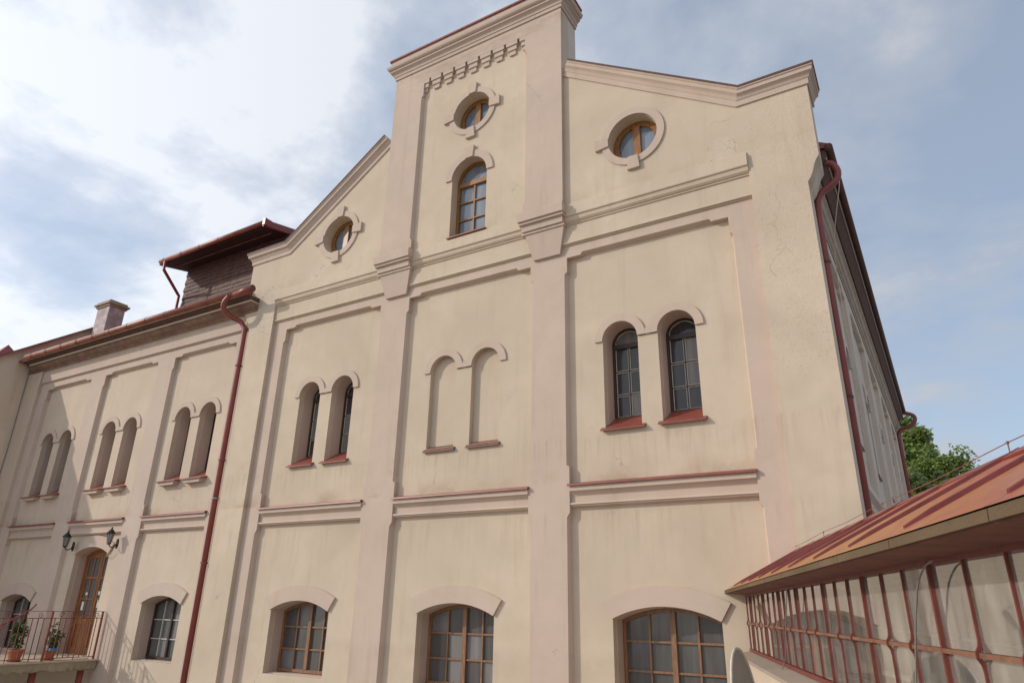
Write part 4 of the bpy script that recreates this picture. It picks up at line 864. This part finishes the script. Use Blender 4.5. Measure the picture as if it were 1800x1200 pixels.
# satellite dish in front of the glass
sd = thing('satellite_dish', 'grey satellite dish seen edge-on in front of the glazed passage', 'satellite dish', (-1.36, 5.75, -ZC))
cd = Vector((-1.36, 5.75, -.70)); vd = cd.copy(); vd.z = 0; vd.normalize(); lat = Vector((vd.y, -vd.x, 0))
ax = (lat*.97 - vd*.20 + Vector((0, 0, .10))).normalized(); t1 = ax.orthogonal().normalized()
t1 = (Vector((0, 0, 1)) - ax*ax.z).normalized(); t2 = ax.cross(t1)
vs, fs = [], []
rr_ = [0, .12, .24, .34, .42]
for r_ in rr_[1:]:
    for k in range(32): vs.append(cd + (t1*math.cos(k*math.pi/16)*1.08 + t2*math.sin(k*math.pi/16))*r_ + ax*(r_*r_*.55-.10))
vs.append(cd - ax*.10)
for j in range(3): fs += [(j*32+k, j*32+(k+1) % 32, (j+1)*32+(k+1) % 32, (j+1)*32+k) for k in range(32)]
fs += [(len(vs)-1, k, (k+1) % 32) for k in range(32)]
d_ = obj('reflector', B().add(vs, fs), greym, sd, smooth=True)
obj('rim', B().tube([vs[96+k] for k in list(range(32))+[0]], .010, 6), putty, sd, smooth=True)
obj('feed_arm', B().tube([cd - t1*.42 + ax*.0, cd - t1*.25 + ax*.42], .012, 6), greym, sd)
obj('mast', B().tube([cd - ax*.14, cd - ax*.2 - Vector((0, 0, .3)), cd - ax*.2 - Vector((0, 0, 3.2))], .025, 8), greym, sd)
# ================================================================== trees behind
def tree(name, x, y, h, cr, n, mat, label, base=-ZC, cat='tree', flat=.85):
    t = thing(name, label, cat, (x, y, base))
    tk = B().tube([(x, y, base), (x+.2, y, base+h*.35), (x-.1, y+.1, base+h*.62)], [.32, .24, .1], 8)
    for k in range(7):
        a = k*.9; tk.tube([(x, y, base+h*.35), (x+cr*.4*math.cos(a), y+cr*.4*math.sin(a), base+h*.6), (x+cr*.7*math.cos(a), y+cr*.7*math.sin(a), base+h*.78)], [.12, .07, .03], 5)
    obj('trunk', tk, brown_t, t)
    cl = []
    for k in range(46):
        a = random.uniform(0, 6.28); u_ = random.uniform(-1, 1); r = random.uniform(.35, 1)**.6 * (1.16 if k % 6 == 0 else 1); q = math.sqrt(1-u_*u_)
        cl.append((Vector((x+cr*r*q*math.cos(a), y+cr*r*q*math.sin(a), base+h-cr*flat+cr*flat*r*u_)), cr*random.uniform(.11, .32)))
    lv = B()
    for i in range(n):
        c_, r = random.choice(cl); d = Vector((random.gauss(0, 1), random.gauss(0, 1), random.gauss(0, .8))).normalized(); q = c_ + d*r*random.uniform(.55, 1.08)
        f = Vector((random.uniform(-1, 1), random.uniform(-1, 1), random.uniform(-.8, .5))).normalized(); s_ = f.orthogonal().normalized(); ll = random.uniform(.16, .34)*(cr/3.2)**.5
        lv.add([q, q+f*ll*.5+s_*ll*.28, q+f*ll, q+f*ll*.5-s_*ll*.28], [(0,1,2,3)])
    obj('crown', lv, mat, t, kind='stuff')
lf1 = leaf_mat('tree_leaf_green', (.10, .155, .03), (.23, .30, .065)); lf2 = leaf_mat('tree_leaf_olive', (.12, .17, .045), (.24, .29, .09)); lf3 = leaf_mat('tree_leaf_yellow', (.55, .36, .02), (.62, .46, .05))
tree('broadleaf_tree', -.7, 44, 14.9, 3.3, 17000, lf1, 'large full green tree rising behind the building, right of the far downpipe')
tree('broadleaf_tree', 1.0, 41, 12.6, 1.75, 8000, lf1, 'smaller green tree at the right end of the clump above the passage roof')
tree('broadleaf_tree', .3, 38, 11.0, 1.8, 7000, lf2, 'olive green tree in front of the large one behind the building')
tree('autumn_tree', -.10, 33.5, 9.5, .8, 500, lf3, 'small tree with yellow autumn leaves just above the passage roof', flat=1.3)
